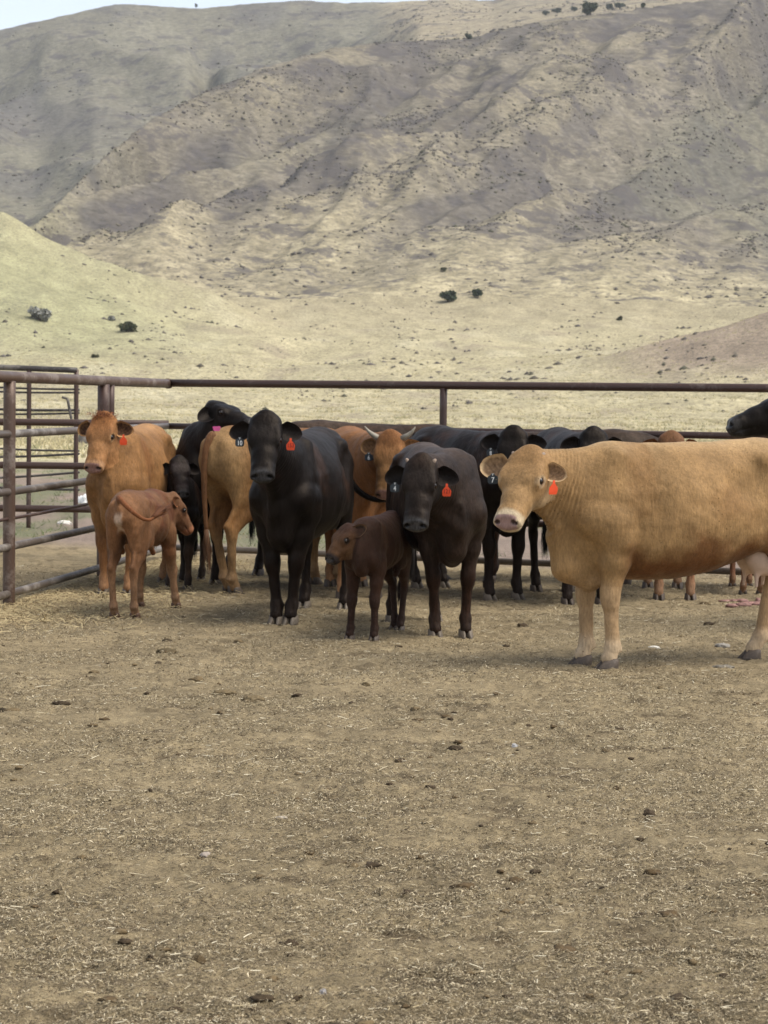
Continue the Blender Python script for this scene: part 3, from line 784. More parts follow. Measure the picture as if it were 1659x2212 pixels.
    C((.04, 0, -.090), (.165, 0, -.105), (.098 * W_, .078), (.105 * W_, .086), .03)       # cranium
    for s_ in (1, -1):
        C((.045, s_ * .052 * W_, -.072), (.19, s_ * .050 * W_, -.078), (.060, .058), (.060, .066), .025)   # broad flat forehead
        C((.40, s_ * .036, -.084), (.470, s_ * .040, -.088), (.042, .052), (.044, .049), .022, capf=.45)   # square muzzle
    C((.165, 0, -.102), (.30, 0, -.094), (.102 * W_, .088), (.088, .076), .04)     # face
    C((.30, 0, -.094), (.44, 0, -.086), (.080, .073), (.068, .056), .03)      # nose bridge
    C((-.005, s_ * 0, -.045), (.05, 0, -.055), (.050 * W_, .030), (.085 * W_, .045), .035)             # poll
    C((.085, 0, -.228), (.20, 0, -.200), (.058, .060), (.066, .056), .05)        # jaw angle
    C((.20, 0, -.195), (.42, 0, -.138), (.064, .052), (.054, .033), .035)       # jaw
    for s_ in (1, -1):
        K(.165, s_ * .064 * W_, -.165, (.110, .046, .088), .04)                        # cheek
        K(.190, s_ * .098 * W_, -.062, (.045, .018, .032), .03)                       # eye socket
        K(.150, s_ * .088 * W_, -.032, (.045, .022, .016), .03)                       # brow
        K(.10, s_ * .080 * W_, -.085, (.045, .03, .04), .03)                       # ear root
        C((.29, s_ * .050, -.10), (.40, s_ * .046, -.10), (.024, .03), (.024, .03), .03)
        K(.255, s_ * .124 * W_, -.085, (.07, .022, .028), .03, 'sub')                  # hollow below the eye
        K(.192, s_ * .122 * W_, -.050, (.027, .022, .016), .008, 'sub')                # eye opening
    C((.44, 0, -.127), (.470, 0, -.124), (.058, .028), (.052, .024), .02, capf=.6)    # lips
    K(.528, 0, -.022, (.062, .14, .062), .018, 'sub')
    for s_ in (1, -1):
        K(.480, s_ * .046, -.060, (.020, .012, .010), .006, 'sub')
        K(.476, s_ * .058, -.068, (.018, .012, .011), .006, 'sub')
        C((.37, s_ * .070, -.124), (.48, s_ * .066, -.114), (.006, .006), (.006, .006), .008, 'sub')   # mouth line
    V, F = fd.mesh()
    rel = (V - poll) / hs; hc = np.stack([rel @ f / hlen, rel @ sd_, rel @ nn], -1)
    # folds across the neck and small unevenness
    P_ = np.array(path); seg = np.argmin(((V[:, None] - P_[None]) ** 2).sum(-1), 1)
    tt = np.zeros(len(V)); bd = np.full(len(V), 9.)
    for j in range(NS - 1):
        a, bb = P_[j], P_[j + 1]; e = bb - a; t = np.clip(((V - a) @ e) / (e @ e), 0, 1)
        dd = np.linalg.norm(V - (a + t[:, None] * e), axis=1); m_ = dd < bd; bd[m_] = dd[m_]; tt[m_] = (j + t[m_]) / (NS - 1)
    mk = ss(.25, .62, tt) * ss(1.0, .90, tt) * (bd < .36) * np.maximum(ss(-.19, -.26, hc[:, 2]), ss(.02, -.06, hc[:, 0])) * ss(.42, .56, V[:, 0])
    zz = V[:, 2]
    wv = np.sin(tt * 64 + 2.6 * perlin(V[:, 0] * 4, zz * 4) + 1.5 * np.sin(zz * 6)) ; wv = -np.abs(wv) ** .7 + .6
    tmp = bpy.data.meshes.new('t'); 
    me = mesh_np('body', V, F)
    no = np.zeros(len(V) * 3, np.float32); me.vertices.foreach_get('normal', no); no = no.reshape(-1, 3)
    side_mask = np.clip(1 - np.abs(no[:, 2]) * .8, 0, 1)
    V2 = V + no * (folds * wv * mk * side_mask)[:, None]
    V2 = V2 + no * (.0055 * perlin(V[:, 0] * 5.5 + V[:, 1] * 4, V[:, 2] * 6 - V[:, 1] * 3) * ss(.5, .8, zz) * (hc[:, 2] < -.24))[:, None]
    V2 = V2 + no * (.0022 * perlin(V[:, 0] * 14 + V[:, 1] * 9, V[:, 2] * 14 - V[:, 1] * 7))[:, None]
    rib = np.sin(V[:, 0] * 42 + V[:, 2] * 9) * ss(-.38, -.2, V[:, 0]) * ss(.25, .1, V[:, 0]) * ss(.65, .8, zz) * ss(1.2, 1.05, zz)
    V2 = V2 + no * (.0026 * rib)[:, None]
    me.vertices.foreach_set('co', V2.astype(np.float32).ravel()); me.update()
    return me, V, hc, (poll, f, sd_, nn, hs, tt)

def coat_colours(V, hc, c, hs):
    """coat pattern of one animal: c is a dict of linear colours"""
    base = np.array(c['base']); N = len(V); z = V[:, 2]; x = V[:, 0]
    n1 = fbm(V[:, 0] * 2.6 + 5, V[:, 2] * 2.6 + V[:, 1], 3)[:, None]; n2 = fbm(V[:, 0] * 9 + 2, V[:, 2] * 7 + V[:, 1] * 5, 3)[:, None]
    col = np.repeat(base[None], N, 0) * (1 + .10 * n1 + .08 * n2)
    def mix(m, k):
        nonlocal col
        if k in c: m = np.clip(m, 0, 1)[:, None]; col = col * (1 - m) + np.array(c[k]) * m
    hd = (hc[:, 0] > -.05) & (hc[:, 0] < .56) & (np.abs(hc[:, 1]) < .142) & (hc[:, 2] > -.262 + .085 * np.clip((hc[:, 0] - .12) / .33, 0, 1)) & (hc[:, 2] < .05)
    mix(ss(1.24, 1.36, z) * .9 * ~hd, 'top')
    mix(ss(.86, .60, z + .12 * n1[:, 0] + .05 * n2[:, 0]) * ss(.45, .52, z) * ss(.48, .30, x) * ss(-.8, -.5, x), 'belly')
    mix(ss(.0, .55, fbm(V[:, 0] * 2.2 + 31, V[:, 2] * 2.6 + V[:, 1] * 2, 4)) * ss(.75, .95, z), 'patch')
    mix(ss(.58, .40, z + .03 * n2[:, 0]) * (~hd), 'leg')
    mix(ss(.22, .10, z) * .8, 'foot')
    mix(ss(-.70, -.9, x) * ss(.6, .8, z) * .9, 'rear')
    mix(ss(.050, .02, np.abs(V[:, 1]) + .02 * n2[:, 0]) * ss(-.84, -.90, x) * ss(1.16, 1.08, z + .04 * n1[:, 0]) * ss(.72, .9, z), 'butt')
    mix(hd * ss(.0, .12, hc[:, 0]) * .9, 'face')
    mix(hd * ss(.30, .02, hc[:, 0]) * ss(-.10, -.0, hc[:, 2]) * .8, 'forehead')
    mix(hd * ss(-.10, -.17, hc[:, 2]) * ss(.1, .2, hc[:, 0]) * .8, 'jaw')
    de = np.sqrt((hc[:, 0] - .19) ** 2 + (np.abs(hc[:, 1]) - .112) ** 2 + (hc[:, 2] + .058) ** 2)
    mix(hd * ss(.046, .030, de + .006 * n2[:, 0]), 'eyering')
    mix(hd * ss(.034, .024, de), 'eyelid')
    mz = hd * ss(.405, .440, hc[:, 0] + .02 * n2[:, 0])
    mix(mz, 'muzzle')
    nz = hd * ss(.070, .061, np.abs(hc[:, 1])) * ss(.434, .440, hc[:, 0] + .38 * hc[:, 2]) * ss(-.114, -.104, hc[:, 2])
    mix(nz, 'nose')
    nd_ = np.minimum(np.sqrt((hc[:, 0] - .474) ** 2 + (np.abs(hc[:, 1]) - .048) ** 2 + (hc[:, 2] + .060) ** 2), np.sqrt((hc[:, 0] - .468) ** 2 + (np.abs(hc[:, 1]) - .061) ** 2 + (hc[:, 2] + .070) ** 2))
    mix(hd * ss(.020, .010, nd_), 'nostril')
    out = np.ones((N, 4)); out[:, :3] = np.clip(col, .002, 1); out[:, 3] = 1 - .9 * nz
    return out

# small shared meshes
def hoof_mesh(fc):
    parts = []; cols = []
    for s_ in (-1, 1):
        rings = []
        for z, cx, rx, ry in ((0.0, .026, .068, .0275), (.012, .024, .066, .0285), (.040, .010, .054, .027), (.066, -.002, .042, .0245), (.074, -.004, .030, .018)):
            a = np.linspace(0, 2 * np.pi, 16, endpoint=False); ca = np.cos(a); sa = np.sin(a)
            xx = cx + rx * np.sign(ca) * np.abs(ca) ** np.where(ca > 0, 1.25, .7); yy = s_ * (.027 + .003 * (z < .02)) + ry * sa * (1 - .35 * np.clip(ca, 0, 1))
            rings.append(np.stack([xx, yy - s_ * .006 * np.clip(ca, 0, 1), np.full(16, z)], -1))
        v = np.concatenate(rings); v = np.vstack([v, [[.01, s_ * .027, .074]]]); j = np.arange(16)
        parts.append((v, [grid_faces(5, 16, True), np.stack([np.full(16, 80), 64 + j, 64 + (j + 1) % 16], -1), ])); 
    v, f = merge(parts)
    cz = np.clip(v[:, 2] / .07, 0, 1)[:, None]; c = np.array(fc) * (1 + .35 * cz)
    return mesh_np('hoof', v, f, c)
hoof_m = attr_mat('hoof_horn', .55, .25, 60, .3, .35, .003)
eye_m = flat_mat('eye_dark', (.014, .008, .005), .12, .1, 30, .5, bstr=0)
HOOF = {'dark': hoof_mesh((.075, .056, .042)), 'light': hoof_mesh((.12, .095, .07)), 'brown': hoof_mesh((.09, .05, .032))}
v, f = ico(3); EYE = mesh_np('eye', v * .0225, f)
bud_m = flat_mat('horn_bud', (.27, .20, .15), .7, .3, 60, .3)
horn_m = flat_mat('horn_ivory', (.27, .235, .18), .5, .15, 40, .4)
def ear_mesh(inner, rim, outer, L=.168, W=.074, curl=.95):
    nu, nv = 15, 13; u = np.linspace(0, 1, nu)[:, None]; v = np.linspace(-1, 1, nv)[None]
    w = W * np.sqrt(np.clip(1 - (np.abs(u - .56) / np.where(u > .56, .442, .85)) ** 2.6, .0004, 1)) * (1 - .5 * ss(.35, 0, u))
    ang = v * curl * (1.35 - .75 * u)
    x = L * u + 0 * v; y = w * np.sin(ang) / np.sin(curl * 1.35 * .75 + .25) ; z = w * (1 - np.cos(ang)) * 1.15 - .012 * np.sin(np.pi * u)
    y = y - .01 * u
    Vi = np.stack([x, y, z], -1); Vo = Vi.copy(); th = .007 * (1 - np.abs(v) ** 3 * .8) * (1 - .7 * u ** 3); Vo[..., 2] -= th
    V = np.concatenate([Vi.reshape(-1, 3), Vo.reshape(-1, 3)]); g = grid_faces(nu, nv); F = [g, g[:, ::-1] + nu * nv]
    # rim faces
    def strip(a): 
        a = np.array(a); return np.stack([a[:-1], a[:-1] + nu * nv, a[1:] + nu * nv, a[1:]], -1)
    idx = np.arange(nu * nv).reshape(nu, nv)
    F += [strip(idx[:, 0]), strip(idx[::-1, -1]), strip(idx[-1, :]), strip(idx[0, ::-1])]
    rm = np.clip(ss(.62, .92, np.abs(v) + 0 * u) + ss(.80, .95, u + 0 * v), 0, 1)[..., None]
    n = fbm(x * 60, y * 60 + 3, 2)[..., None]; rm = np.clip(rm + .35 * n, 0, 1)
    ci = np.array(inner) * (1 + .4 * n) * (1 - rm) + np.array(rim) * rm; co = np.array(outer) * (1 - rm * .5) + np.array(rim) * rm * .5
    return mesh_np('ear', V, F, np.concatenate([ci.reshape(-1, 3), co.reshape(-1, 3)]))
def rotmat(x, z):
    x = norm(x); z = np.array(z, float); z -= x * x.dot(z); z = norm(z); y = np.cross(z, x)
    return Matrix((Vector(x), Vector(y), Vector(z))).transposed()
def tuft_mesh(n, spread, ln, col, seed=0, down=(0, 0, -1), w=.004):
    g = np.random.default_rng(seed); V = []; F = []; C_ = []
    for i in range(n):
        p = np.array([g.normal() * spread[0], g.normal() * spread[1], g.normal() * spread[2]])
        d = norm(g.normal(size=3) + np.array([0, 0, .6])); l = ln * g.uniform(.6, 1.3); s_ = norm(np.cross(d, g.normal(size=3))) * w * .6
        pts = [p, p + d * l * .5, p + (d + np.array(down) * .9 + g.normal(size=3) * .25) * l * .8]
        b0 = len(V)
        for k, q in enumerate(pts): V += [q - s_ * (1 - k * .45), q + s_ * (1 - k * .45)]
        F += [[b0, b0 + 1, b0 + 3, b0 + 2], [b0 + 2, b0 + 3, b0 + 5, b0 + 4]]
        c = np.array(col) * g.uniform(.6, 1.35); C_ += [c] * 6
    return mesh_np('hair', np.array(V), np.array(F), np.array(C_))
hair_m = attr_mat('hair', .7, .1, 20, .1, .3)
def tail_mesh(P, r0=.036, r1=.015, col=(.1, .1, .1)):
    t = np.linspace(0, 1, len(P)); Q = np.array([bezn(P, s) for s in np.linspace(0, 1, 18)])
    v, f = tube(Q, np.linspace(r0, r1, 18), 9); return v, f, Q
def bezn(P, t):
    P = [np.array(p, float) for p in P]
    while len(P) > 1: P = [P[i] * (1 - t) + P[i + 1] * t for i in range(len(P) - 1)]
    return P[0]
def switch_mesh(base, d, ln, rad, col, n=130, seed=0):
    g = np.random.default_rng(seed); d = norm(d); V = []; F = []; C_ = []
    for i in range(n):
        a = norm(np.cross(d, g.normal(size=3))); r = rad * math.sqrt(g.uniform()); s_ = norm(np.cross(d, a)) * .0035; st = g.uniform(0, .35) * ln; l = ln * g.uniform(.6, 1.0)
        pts = [base + d * st * .4 + a * r * .4, base + d * (st + l * .45) + a * r * 1.15, base + d * (st + l) + a * r * .7 + g.normal(size=3) * .012 + np.array([0, 0, -.01])]
        b0 = len(V)
        for k, q in enumerate(pts): V += [q - s_ * (1 - k * .4), q + s_ * (1 - k * .4)]
        F += [[b0, b0 + 1, b0 + 3, b0 + 2], [b0 + 2, b0 + 3, b0 + 5, b0 + 4]]
        c = np.array(col) * g.uniform(.6, 1.4); C_ += [c] * 6
    # core
    v, f = tube([base - d * .02, base + d * ln * .35, base + d * ln * .8], [rad * .5, rad * .75, rad * .12], 8)
    return mesh_np('tail_switch', np.vstack([np.array(V), v]), [np.vstack([np.array(F), f[0] + len(V)]), np.vstack([f[1], f[2]]) + len(V)], np.vstack([np.array(C_), np.repeat(np.array([col]), len(v), 0)]))

# ear tags
tag_m = {'orange': flat_mat('tag_orange', (.80, .085, .025), .45, .05, 30, .4), 'navy': flat_mat('tag_navy', (.030, .042, .055), .45, .1, 30, .4),
         'yellow': flat_mat('tag_yellow', (.72, .60, .16), .45, .05, 30, .4), 'pink': flat_mat('tag_pink', (.90, .16, .42), .45, .05, 30, .4),
         'white': flat_mat('tag_print_white', (.78, .78, .76), .5, .03, 30, .4), 'ink': flat_mat('tag_ink', (.28, .018, .012), .5, .05, 30, .3)}
def tag_mesh(w, hgt, neck=True):
    """outline in the x-z plane, top at origin"""
    if neck: o = [(-.10, 0), (-.13, -.10), (-.12, -.22), (-.30, -.36), (-.47, -.52), (-.5, -.64), (-.47, -.90), (-.38, -1), (.38, -1), (.47, -.90), (.5, -.64), (.47, -.52), (.30, -.36), (.12, -.22), (.13, -.10), (.10, 0)]
    else: o = [(-.16, 0), (-.20, -.14), (-.42, -.22), (-.5, -.36), (-.5, -.80), (-.40, -.96), (-.2, -1), (.2, -1), (.40, -.96), (.5, -.80), (.5, -.36), (.42, -.22), (.20, -.14), (.16, 0)]
    if neck is None: o = [(-.42, 0), (-.5, -.15), (-.40, -.9), (-.30, -1), (.30, -1), (.40, -.9), (.5, -.15), (.42, 0)]
    n = len(o); P = np.array([(x * w, z * hgt) for x, z in o]); y = .0018 + 0 * P[:, 0]
    bend = lambda q: .012 * (q[:, 1] / hgt) ** 2
    V = np.vstack([np.stack([P[:, 0], -y + bend(P), P[:, 1]], -1), np.stack([P[:, 0], y + bend(P), P[:, 1]], -1)])
    me = bpy.data.meshes.new('ear_tag'); i = np.arange(n)
    faces = [list(range(n))[::-1], list(range(n, 2 * n))] + [[int(a), int((a + 1) % n), int((a + 1) % n + n), int(a + n)] for a in i]
    me.from_pydata([tuple(v) for v in V], [], faces); me.update(); return me
def text_mesh(s_, size):
    cu = bpy.data.curves.new('txt', 'FONT'); cu.body = s_; cu.size = size; cu.align_x = 'CENTER'; cu.align_y = 'CENTER'; cu.extrude = .0005; cu.offset = size * .018; cu.resolution_u = 3
    o = bpy.data.objects.new('txt', cu); COL.objects.link(o); dg = bpy.context.evaluated_depsgraph_get(); dg.update()
    me = bpy.data.meshes.new_from_object(o.evaluated_get(dg)); bpy.data.objects.remove(o); bpy.data.curves.remove(cu); return me
def add_tag(root, pos, facing, colour, text, w=.062, hgt=.080, lab=None):
    """pos and facing in the animal's own axes"""
    sc = 1 / root.scale.x; w *= sc; hgt *= sc
    y = -norm(facing); up = np.array([0, 0, 1.0]); x = norm(np.cross(y, up)); z_ = np.cross(x, y)
    M = Matrix((Vector(x), Vector(y), Vector(z_))).transposed().to_4x4(); M.translation = Vector(pos)
    o = link('ear_tag', tag_mesh(w, hgt, colour != 'navy'), tag_m[colour], root, label=lab); o.matrix_basis = M
    if text:
        t = text_mesh(text, hgt * (.72 if colour == 'navy' and len(text) < 3 else .46)); 
        for v_ in t.vertices:
            v_.co.x *= .8 if colour == 'navy' else .85
        to = link('tag_number', t, tag_m['white' if colour == 'navy' else 'ink'], o)
        to.rotation_euler = (R(90), 0, 0); to.location = (0, -.0030 + .012 * .36, -hgt * .62)
    if colour == 'navy':
        yo = link('tag_button', text_mesh('Y', hgt * .30), tag_m['white'], o); yo.rotation_euler = (R(90), 0, 0); yo.location = (0, -.0040, -hgt * .12)

def animal(name, label, cat, front, yaw, s, poll, muz, colours, mat, near=True, polld=None, ears=None, horns=None, tags=(), tail=None, tailcol=None,
           hoof='dark', group=None, frontY=None, hs=1.0, eartilt=(.15, .0), tuft=None, ear_open=None, earscale=1.0, roll=0.0, switch=(.26, .035), frontXY=None, **kw):
    g = gp(*front) if frontXY is None else Vector((*frontXY, 0))
    yaw = R(yaw); hd = Vector((math.cos(yaw), math.sin(yaw), 0))
    loc = g - hd * (FX * s)
    root = empty(name, loc, yaw, s, label=label, cat=cat, group=group)
    inv = (Matrix.Translation(loc) @ Matrix.Rotation(yaw, 4, 'Z') @ Matrix.Scale(s, 4)).inverted()
    if len(poll) == 3 and len(muz) == 3 and polld is None:      # both given in the animal's own axes
        lp = np.array(poll); fd_ = np.array(muz)
    else:
        P = at(poll[0], poll[1], polld); r_ = ray(*muz); o_ = Vector((0, 0, CAM_H)); L = .49 * hs * s * kw.get('hlen', 1.0)
        b_ = (P - o_).dot(r_); c_ = (P - o_).length_squared - L * L; D = b_ * b_ - c_
        t_ = b_ if D < 0 else (b_ - math.sqrt(D) if near else b_ + math.sqrt(D))
        Mz = o_ + r_ * t_
        lp = np.array(inv @ P); fd_ = np.array(inv @ Mz) - lp
    me, V, hc, (poll_, f, sv, nn, hs_, tt) = build_body(lp, fd_, hs=hs, roll=roll, **kw)
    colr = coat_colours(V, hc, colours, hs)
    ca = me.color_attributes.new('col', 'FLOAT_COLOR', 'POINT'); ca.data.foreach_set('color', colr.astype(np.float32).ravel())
    link('body', me, mat, root)
    HP = lambda a, b, c: poll_ + hs * (a * kw.get('hlen', 1.0) * f + b * sv + c * nn)
    feet = kw.get('feet', ((0, 0),) * 4); w = kw.get('width', 1.0); lr = kw.get('leg_r', 1.0)
    for (dx, dy), x0, sg in zip(feet, (FX, FX, HX, HX), (1, -1, 1, -1)):
        link('hoof', HOOF[hoof], hoof_m, root, (x0 + dx + .004, sg * .135 * w + dy, -.008), (0, 0, 0), (lr * .92, lr * .95, .84))
    for i, sg in enumerate((1, -1)):
        e = link('eye', EYE, eye_m, root, Vector(HP(.192, sg * (.0985 * kw.get('headw', 1.0)), -.053))); e.scale = (hs, hs, hs)
    # ears
    c = colours; em = ear_mesh(c.get('ear_in', c['base']), c.get('ear_rim', c['base']), c.get('ear_out', c['base']))
    camdir = np.array(inv.to_3x3() @ (Vector((0, 0, CAM_H)) - (loc + Vector((0, 0, 1.2)))))
    for i, sg in enumerate((1, -1)):
        et = eartilt[i] if isinstance(eartilt[0], tuple) else eartilt
        es_ = earscale[i] if isinstance(earscale, tuple) else earscale
        d = norm(sg * sv - f * et[0] - nn * (.22 + et[1])); op = norm(nn * .8 + f * .25 + (0 if len(et) < 3 else et[2]) * sg * sv)
        op = norm(op * .55 + norm(camdir) * .6)
        base = HP(.085, sg * .088 * kw.get('headw', 1.0), -.092)
        o = link('ear', em, hair_m if False else mat, root)
        Mx = rotmat(d, op)
        if sg < 0: Mx = Mx @ Matrix.Diagonal((1, -1, 1))
        M = Mx.to_4x4() @ Matrix.Scale(hs * es_, 4); M.translation = Vector(base); o.matrix_basis = M
        for tg in tags:
            if tg[0] != ('L' if sg > 0 else 'R'): continue
            up = np.array([0, 0, -1.0]); pos = base + d * .088 * hs * es_ + up * .050 * hs + op * .045 * hs + norm(camdir) * .02
            fc = camdir.copy(); fc[2] = 0; fc = norm(fc)
            if len(tg) > 3 and tg[3]: 
                ca_, sa_ = math.cos(tg[3]), math.sin(tg[3]); fc = np.array([fc[0] * ca_ - fc[1] * sa_, fc[0] * sa_ + fc[1] * ca_, 0])
            add_tag(root, pos, fc, tg[1], tg[2], *((.060, .062) if tg[1] == 'navy' else (.058, .082)))
    if horns:
        for sg in (1, -1):
            if horns == 'bud':
                b0 = HP(.035, sg * .078, -.04); b1 = HP(.008, sg * .100, -.032); rr_ = [.016, .014, .007]; pts = [b0, (b0 + b1) / 2, b1]
            else:
                b0 = HP(.03, sg * .085, -.05); pts = [b0, HP(.0, sg * .14, -.045), HP(-.025, sg * .175, -.03), HP(-.055, sg * .20, -.01)]; rr_ = [.024, .019, .012, .003]
            v, ff2 = tube([tuple(p) for p in pts], [q * hs for q in rr_], 10); link('horn', mesh_np('horn', v, ff2), bud_m if horns == 'bud' else horn_m, root)
    if tuft:
        t = link('poll_hair', tuft_mesh(tuft[0], (.018 * hs, .045 * hs, .014), tuft[1], tuft[2], 3), hair_m, root, Vector(HP(.012, 0, -.02)), kind='stuff')
    # tail
    tp = tail or [(-.96, 0, 1.265), (-1.03, 0, 1.24), (-1.04, 0, 1.05), (-1.0, .01, .8), (-.98, 0, .58)]
    v, f2, Q = tail_mesh(tp); tc_ = tailcol or c['base']
    tl = link('tail', mesh_np('tail', v, f2, np.repeat(np.array([tc_]), len(v), 0)), mat, root)
    link('tail_switch', switch_mesh(Q[-1], Q[-1] - Q[-3], switch[0], switch[1], [q * .8 for q in c.get('switch', tc_)], seed=5), hair_m, tl)
    return root

#@@HERD
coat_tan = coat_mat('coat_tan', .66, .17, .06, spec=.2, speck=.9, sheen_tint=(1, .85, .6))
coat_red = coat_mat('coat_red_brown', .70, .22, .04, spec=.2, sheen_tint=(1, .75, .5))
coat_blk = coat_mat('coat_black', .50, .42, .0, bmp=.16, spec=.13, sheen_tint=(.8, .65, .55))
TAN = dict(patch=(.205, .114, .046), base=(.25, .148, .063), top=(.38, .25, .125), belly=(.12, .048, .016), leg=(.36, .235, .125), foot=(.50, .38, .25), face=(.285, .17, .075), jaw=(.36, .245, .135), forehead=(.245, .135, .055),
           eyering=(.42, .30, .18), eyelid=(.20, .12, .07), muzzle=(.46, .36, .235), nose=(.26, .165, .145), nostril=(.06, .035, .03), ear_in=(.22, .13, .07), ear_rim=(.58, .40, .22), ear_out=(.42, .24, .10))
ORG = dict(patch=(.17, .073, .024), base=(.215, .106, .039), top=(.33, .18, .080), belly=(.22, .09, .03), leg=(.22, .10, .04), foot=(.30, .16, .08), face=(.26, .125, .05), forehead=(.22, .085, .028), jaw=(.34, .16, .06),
           eyering=(.42, .24, .11), eyelid=(.05, .03, .02), muzzle=(.33, .18, .09), nose=(.27, .15, .12), nostril=(.03, .02, .02), ear_in=(.05, .022, .012), ear_rim=(.42, .22, .09), ear_out=(.30, .13, .045))
CLF = dict(patch=(.10, .036, .017), base=(.140, .066, .031), top=(.125, .058, .028), belly=(.15, .055, .022), leg=(.23, .125, .066), foot=(.22, .13, .075), face=(.12, .055, .027), butt=(.42, .30, .22), rear=(.21, .10, .046),
           eyelid=(.03, .015, .01), muzzle=(.24, .10, .05), nose=(.12, .06, .05), nostril=(.02, .01, .01), ear_in=(.14, .05, .02), ear_rim=(.25, .10, .04), ear_out=(.21, .075, .03))
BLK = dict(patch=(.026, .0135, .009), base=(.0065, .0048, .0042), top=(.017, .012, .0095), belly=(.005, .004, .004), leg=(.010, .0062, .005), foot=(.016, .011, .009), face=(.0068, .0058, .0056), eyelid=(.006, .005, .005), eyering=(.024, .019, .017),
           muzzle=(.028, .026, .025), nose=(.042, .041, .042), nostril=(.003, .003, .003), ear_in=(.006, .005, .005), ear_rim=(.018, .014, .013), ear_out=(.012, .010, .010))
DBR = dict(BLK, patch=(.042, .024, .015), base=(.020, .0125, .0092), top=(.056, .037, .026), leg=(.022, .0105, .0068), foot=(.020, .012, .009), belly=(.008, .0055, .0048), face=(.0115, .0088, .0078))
DCF = dict(patch=(.045, .02, .011), base=(.030, .0135, .0085), top=(.030, .011, .008), belly=(.030, .013, .008), leg=(.026, .013, .0095), foot=(.024, .013, .010), face=(.075, .036, .016), forehead=(.040, .018, .013), eyering=(.020, .013, .011), eyelid=(.01, .007, .006),
           muzzle=(.020, .015, .015), nose=(.024, .021, .022), nostril=(.005, .004, .004), jaw=(.11, .055, .024), ear_in=(.015, .008, .006), ear_rim=(.11, .06, .03), ear_out=(.06, .026, .015))
GC = 'cattle standing in the pen'; GK = 'calves in the pen'

# big tan cow on the right
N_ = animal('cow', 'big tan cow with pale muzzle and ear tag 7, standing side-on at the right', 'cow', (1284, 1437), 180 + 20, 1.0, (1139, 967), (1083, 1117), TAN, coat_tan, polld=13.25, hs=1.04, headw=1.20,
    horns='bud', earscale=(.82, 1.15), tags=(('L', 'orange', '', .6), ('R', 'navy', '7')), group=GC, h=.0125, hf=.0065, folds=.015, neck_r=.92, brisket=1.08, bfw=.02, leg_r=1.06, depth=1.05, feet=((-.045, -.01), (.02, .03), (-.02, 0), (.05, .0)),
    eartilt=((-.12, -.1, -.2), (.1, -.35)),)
# orange-brown cow at the left fence
animal('cow', 'golden brown cow with curly red poll and one orange tag beside the left fence', 'cow', (250, 1283), -97, .99, (221, 893), (193, 1006), ORG, coat_red, polld=17.85, hs=.97,
    tags=(('L', 'orange', ''),), group=GC, h=.015, hf=.009, folds=.008, width=.93, tuft=(420, .045, (.20, .068, .022)), eartilt=(.05, .0), feet=((0, -.02), (0, .03), (0, 0), (0, 0)))
# rust calf seen from behind
animal('calf', 'rusty red calf seen from behind, tail swished to the right, beside the left fence', 'calf', (333, 1312), 81, .665, (383, 1066), (424, 1142), CLF, coat_red, polld=17.05, near=False, hs=1.05, hlen=.9,
    group=GK, h=.017, hf=.010, depth=.80, width=.86, brisket=.7, leg_r=1.12, hoof='brown', feet=((.06, .07), (.06, -.12), (-.06, -.01), (-.05, .0)),
    tail=[(-.95, 0, 1.26), (-1.15, 0, 1.36), (-1.25, -.16, 1.18), (-1.2, -.36, .98), (-1.05, -.40, 1.10)], switch=(.26, .05), tailcol=(.17, .062, .024), folds=.003, eartilt=((1.1, .1), (1.1, .1)), earscale=.85)
# tan cow from the rear
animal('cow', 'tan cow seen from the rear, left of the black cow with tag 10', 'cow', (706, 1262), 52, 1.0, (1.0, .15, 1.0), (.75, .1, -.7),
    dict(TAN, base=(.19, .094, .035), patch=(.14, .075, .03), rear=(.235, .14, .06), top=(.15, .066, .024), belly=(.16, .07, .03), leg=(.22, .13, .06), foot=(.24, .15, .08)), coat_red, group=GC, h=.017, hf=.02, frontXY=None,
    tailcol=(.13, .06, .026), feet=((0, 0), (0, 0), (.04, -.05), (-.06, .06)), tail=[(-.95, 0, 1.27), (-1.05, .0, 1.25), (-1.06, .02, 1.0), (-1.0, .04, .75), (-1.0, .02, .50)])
# black cow with raised head
animal('cow', 'black cow with raised head resting its chin over the tan rump', 'cow', (432, 1262), -104, 1.02, (463, 862), (556, 902), BLK, coat_blk, polld=19.0, near=True, hs=1.0,
    group=GC, h=.019, hf=.011, eartilt=(.0, .1), tags=())
# black cow tag 10
animal('cow', 'black cow facing the camera with black tag 10 and an orange tag', 'cow', (612, 1345), -101, 1.0, (573, 890), (565, 1022), BLK, coat_blk, polld=15.25, hs=.98,
    tags=(('R', 'navy', '10'), ('L', 'orange', '153')), group=GC, h=.0135, hf=.0075, feet=((.0, -.075), (.0, .08), (.02, .06), (.0, .0)), hoof='light', eartilt=(.0, .0),
    tail=[(-.95, 0, 1.27), (-1.12, .05, 1.2), (-1.1, .1, .70), (-1.0, .40, .78), (-.95, .56, .84)], switch=(.30, .045), width=.95, leg_r=1.08)
# horned orange cow tag 6
animal('cow', 'orange brown cow with two short white horns and dark tag 6', 'cow', (775, 1290), -84, .99, (840, 935), (826, 1068), dict(ORG, base=(.15, .064, .024), top=(.18, .08, .032), face=(.22, .11, .042), forehead=(.19, .078, .028), ear_in=(.20, .10, .045)), coat_red, polld=17.1,
    horns='full', tags=(('R', 'navy', '6'),), group=GC, h=.021, hf=.012, eartilt=(.15, .0), folds=.007)
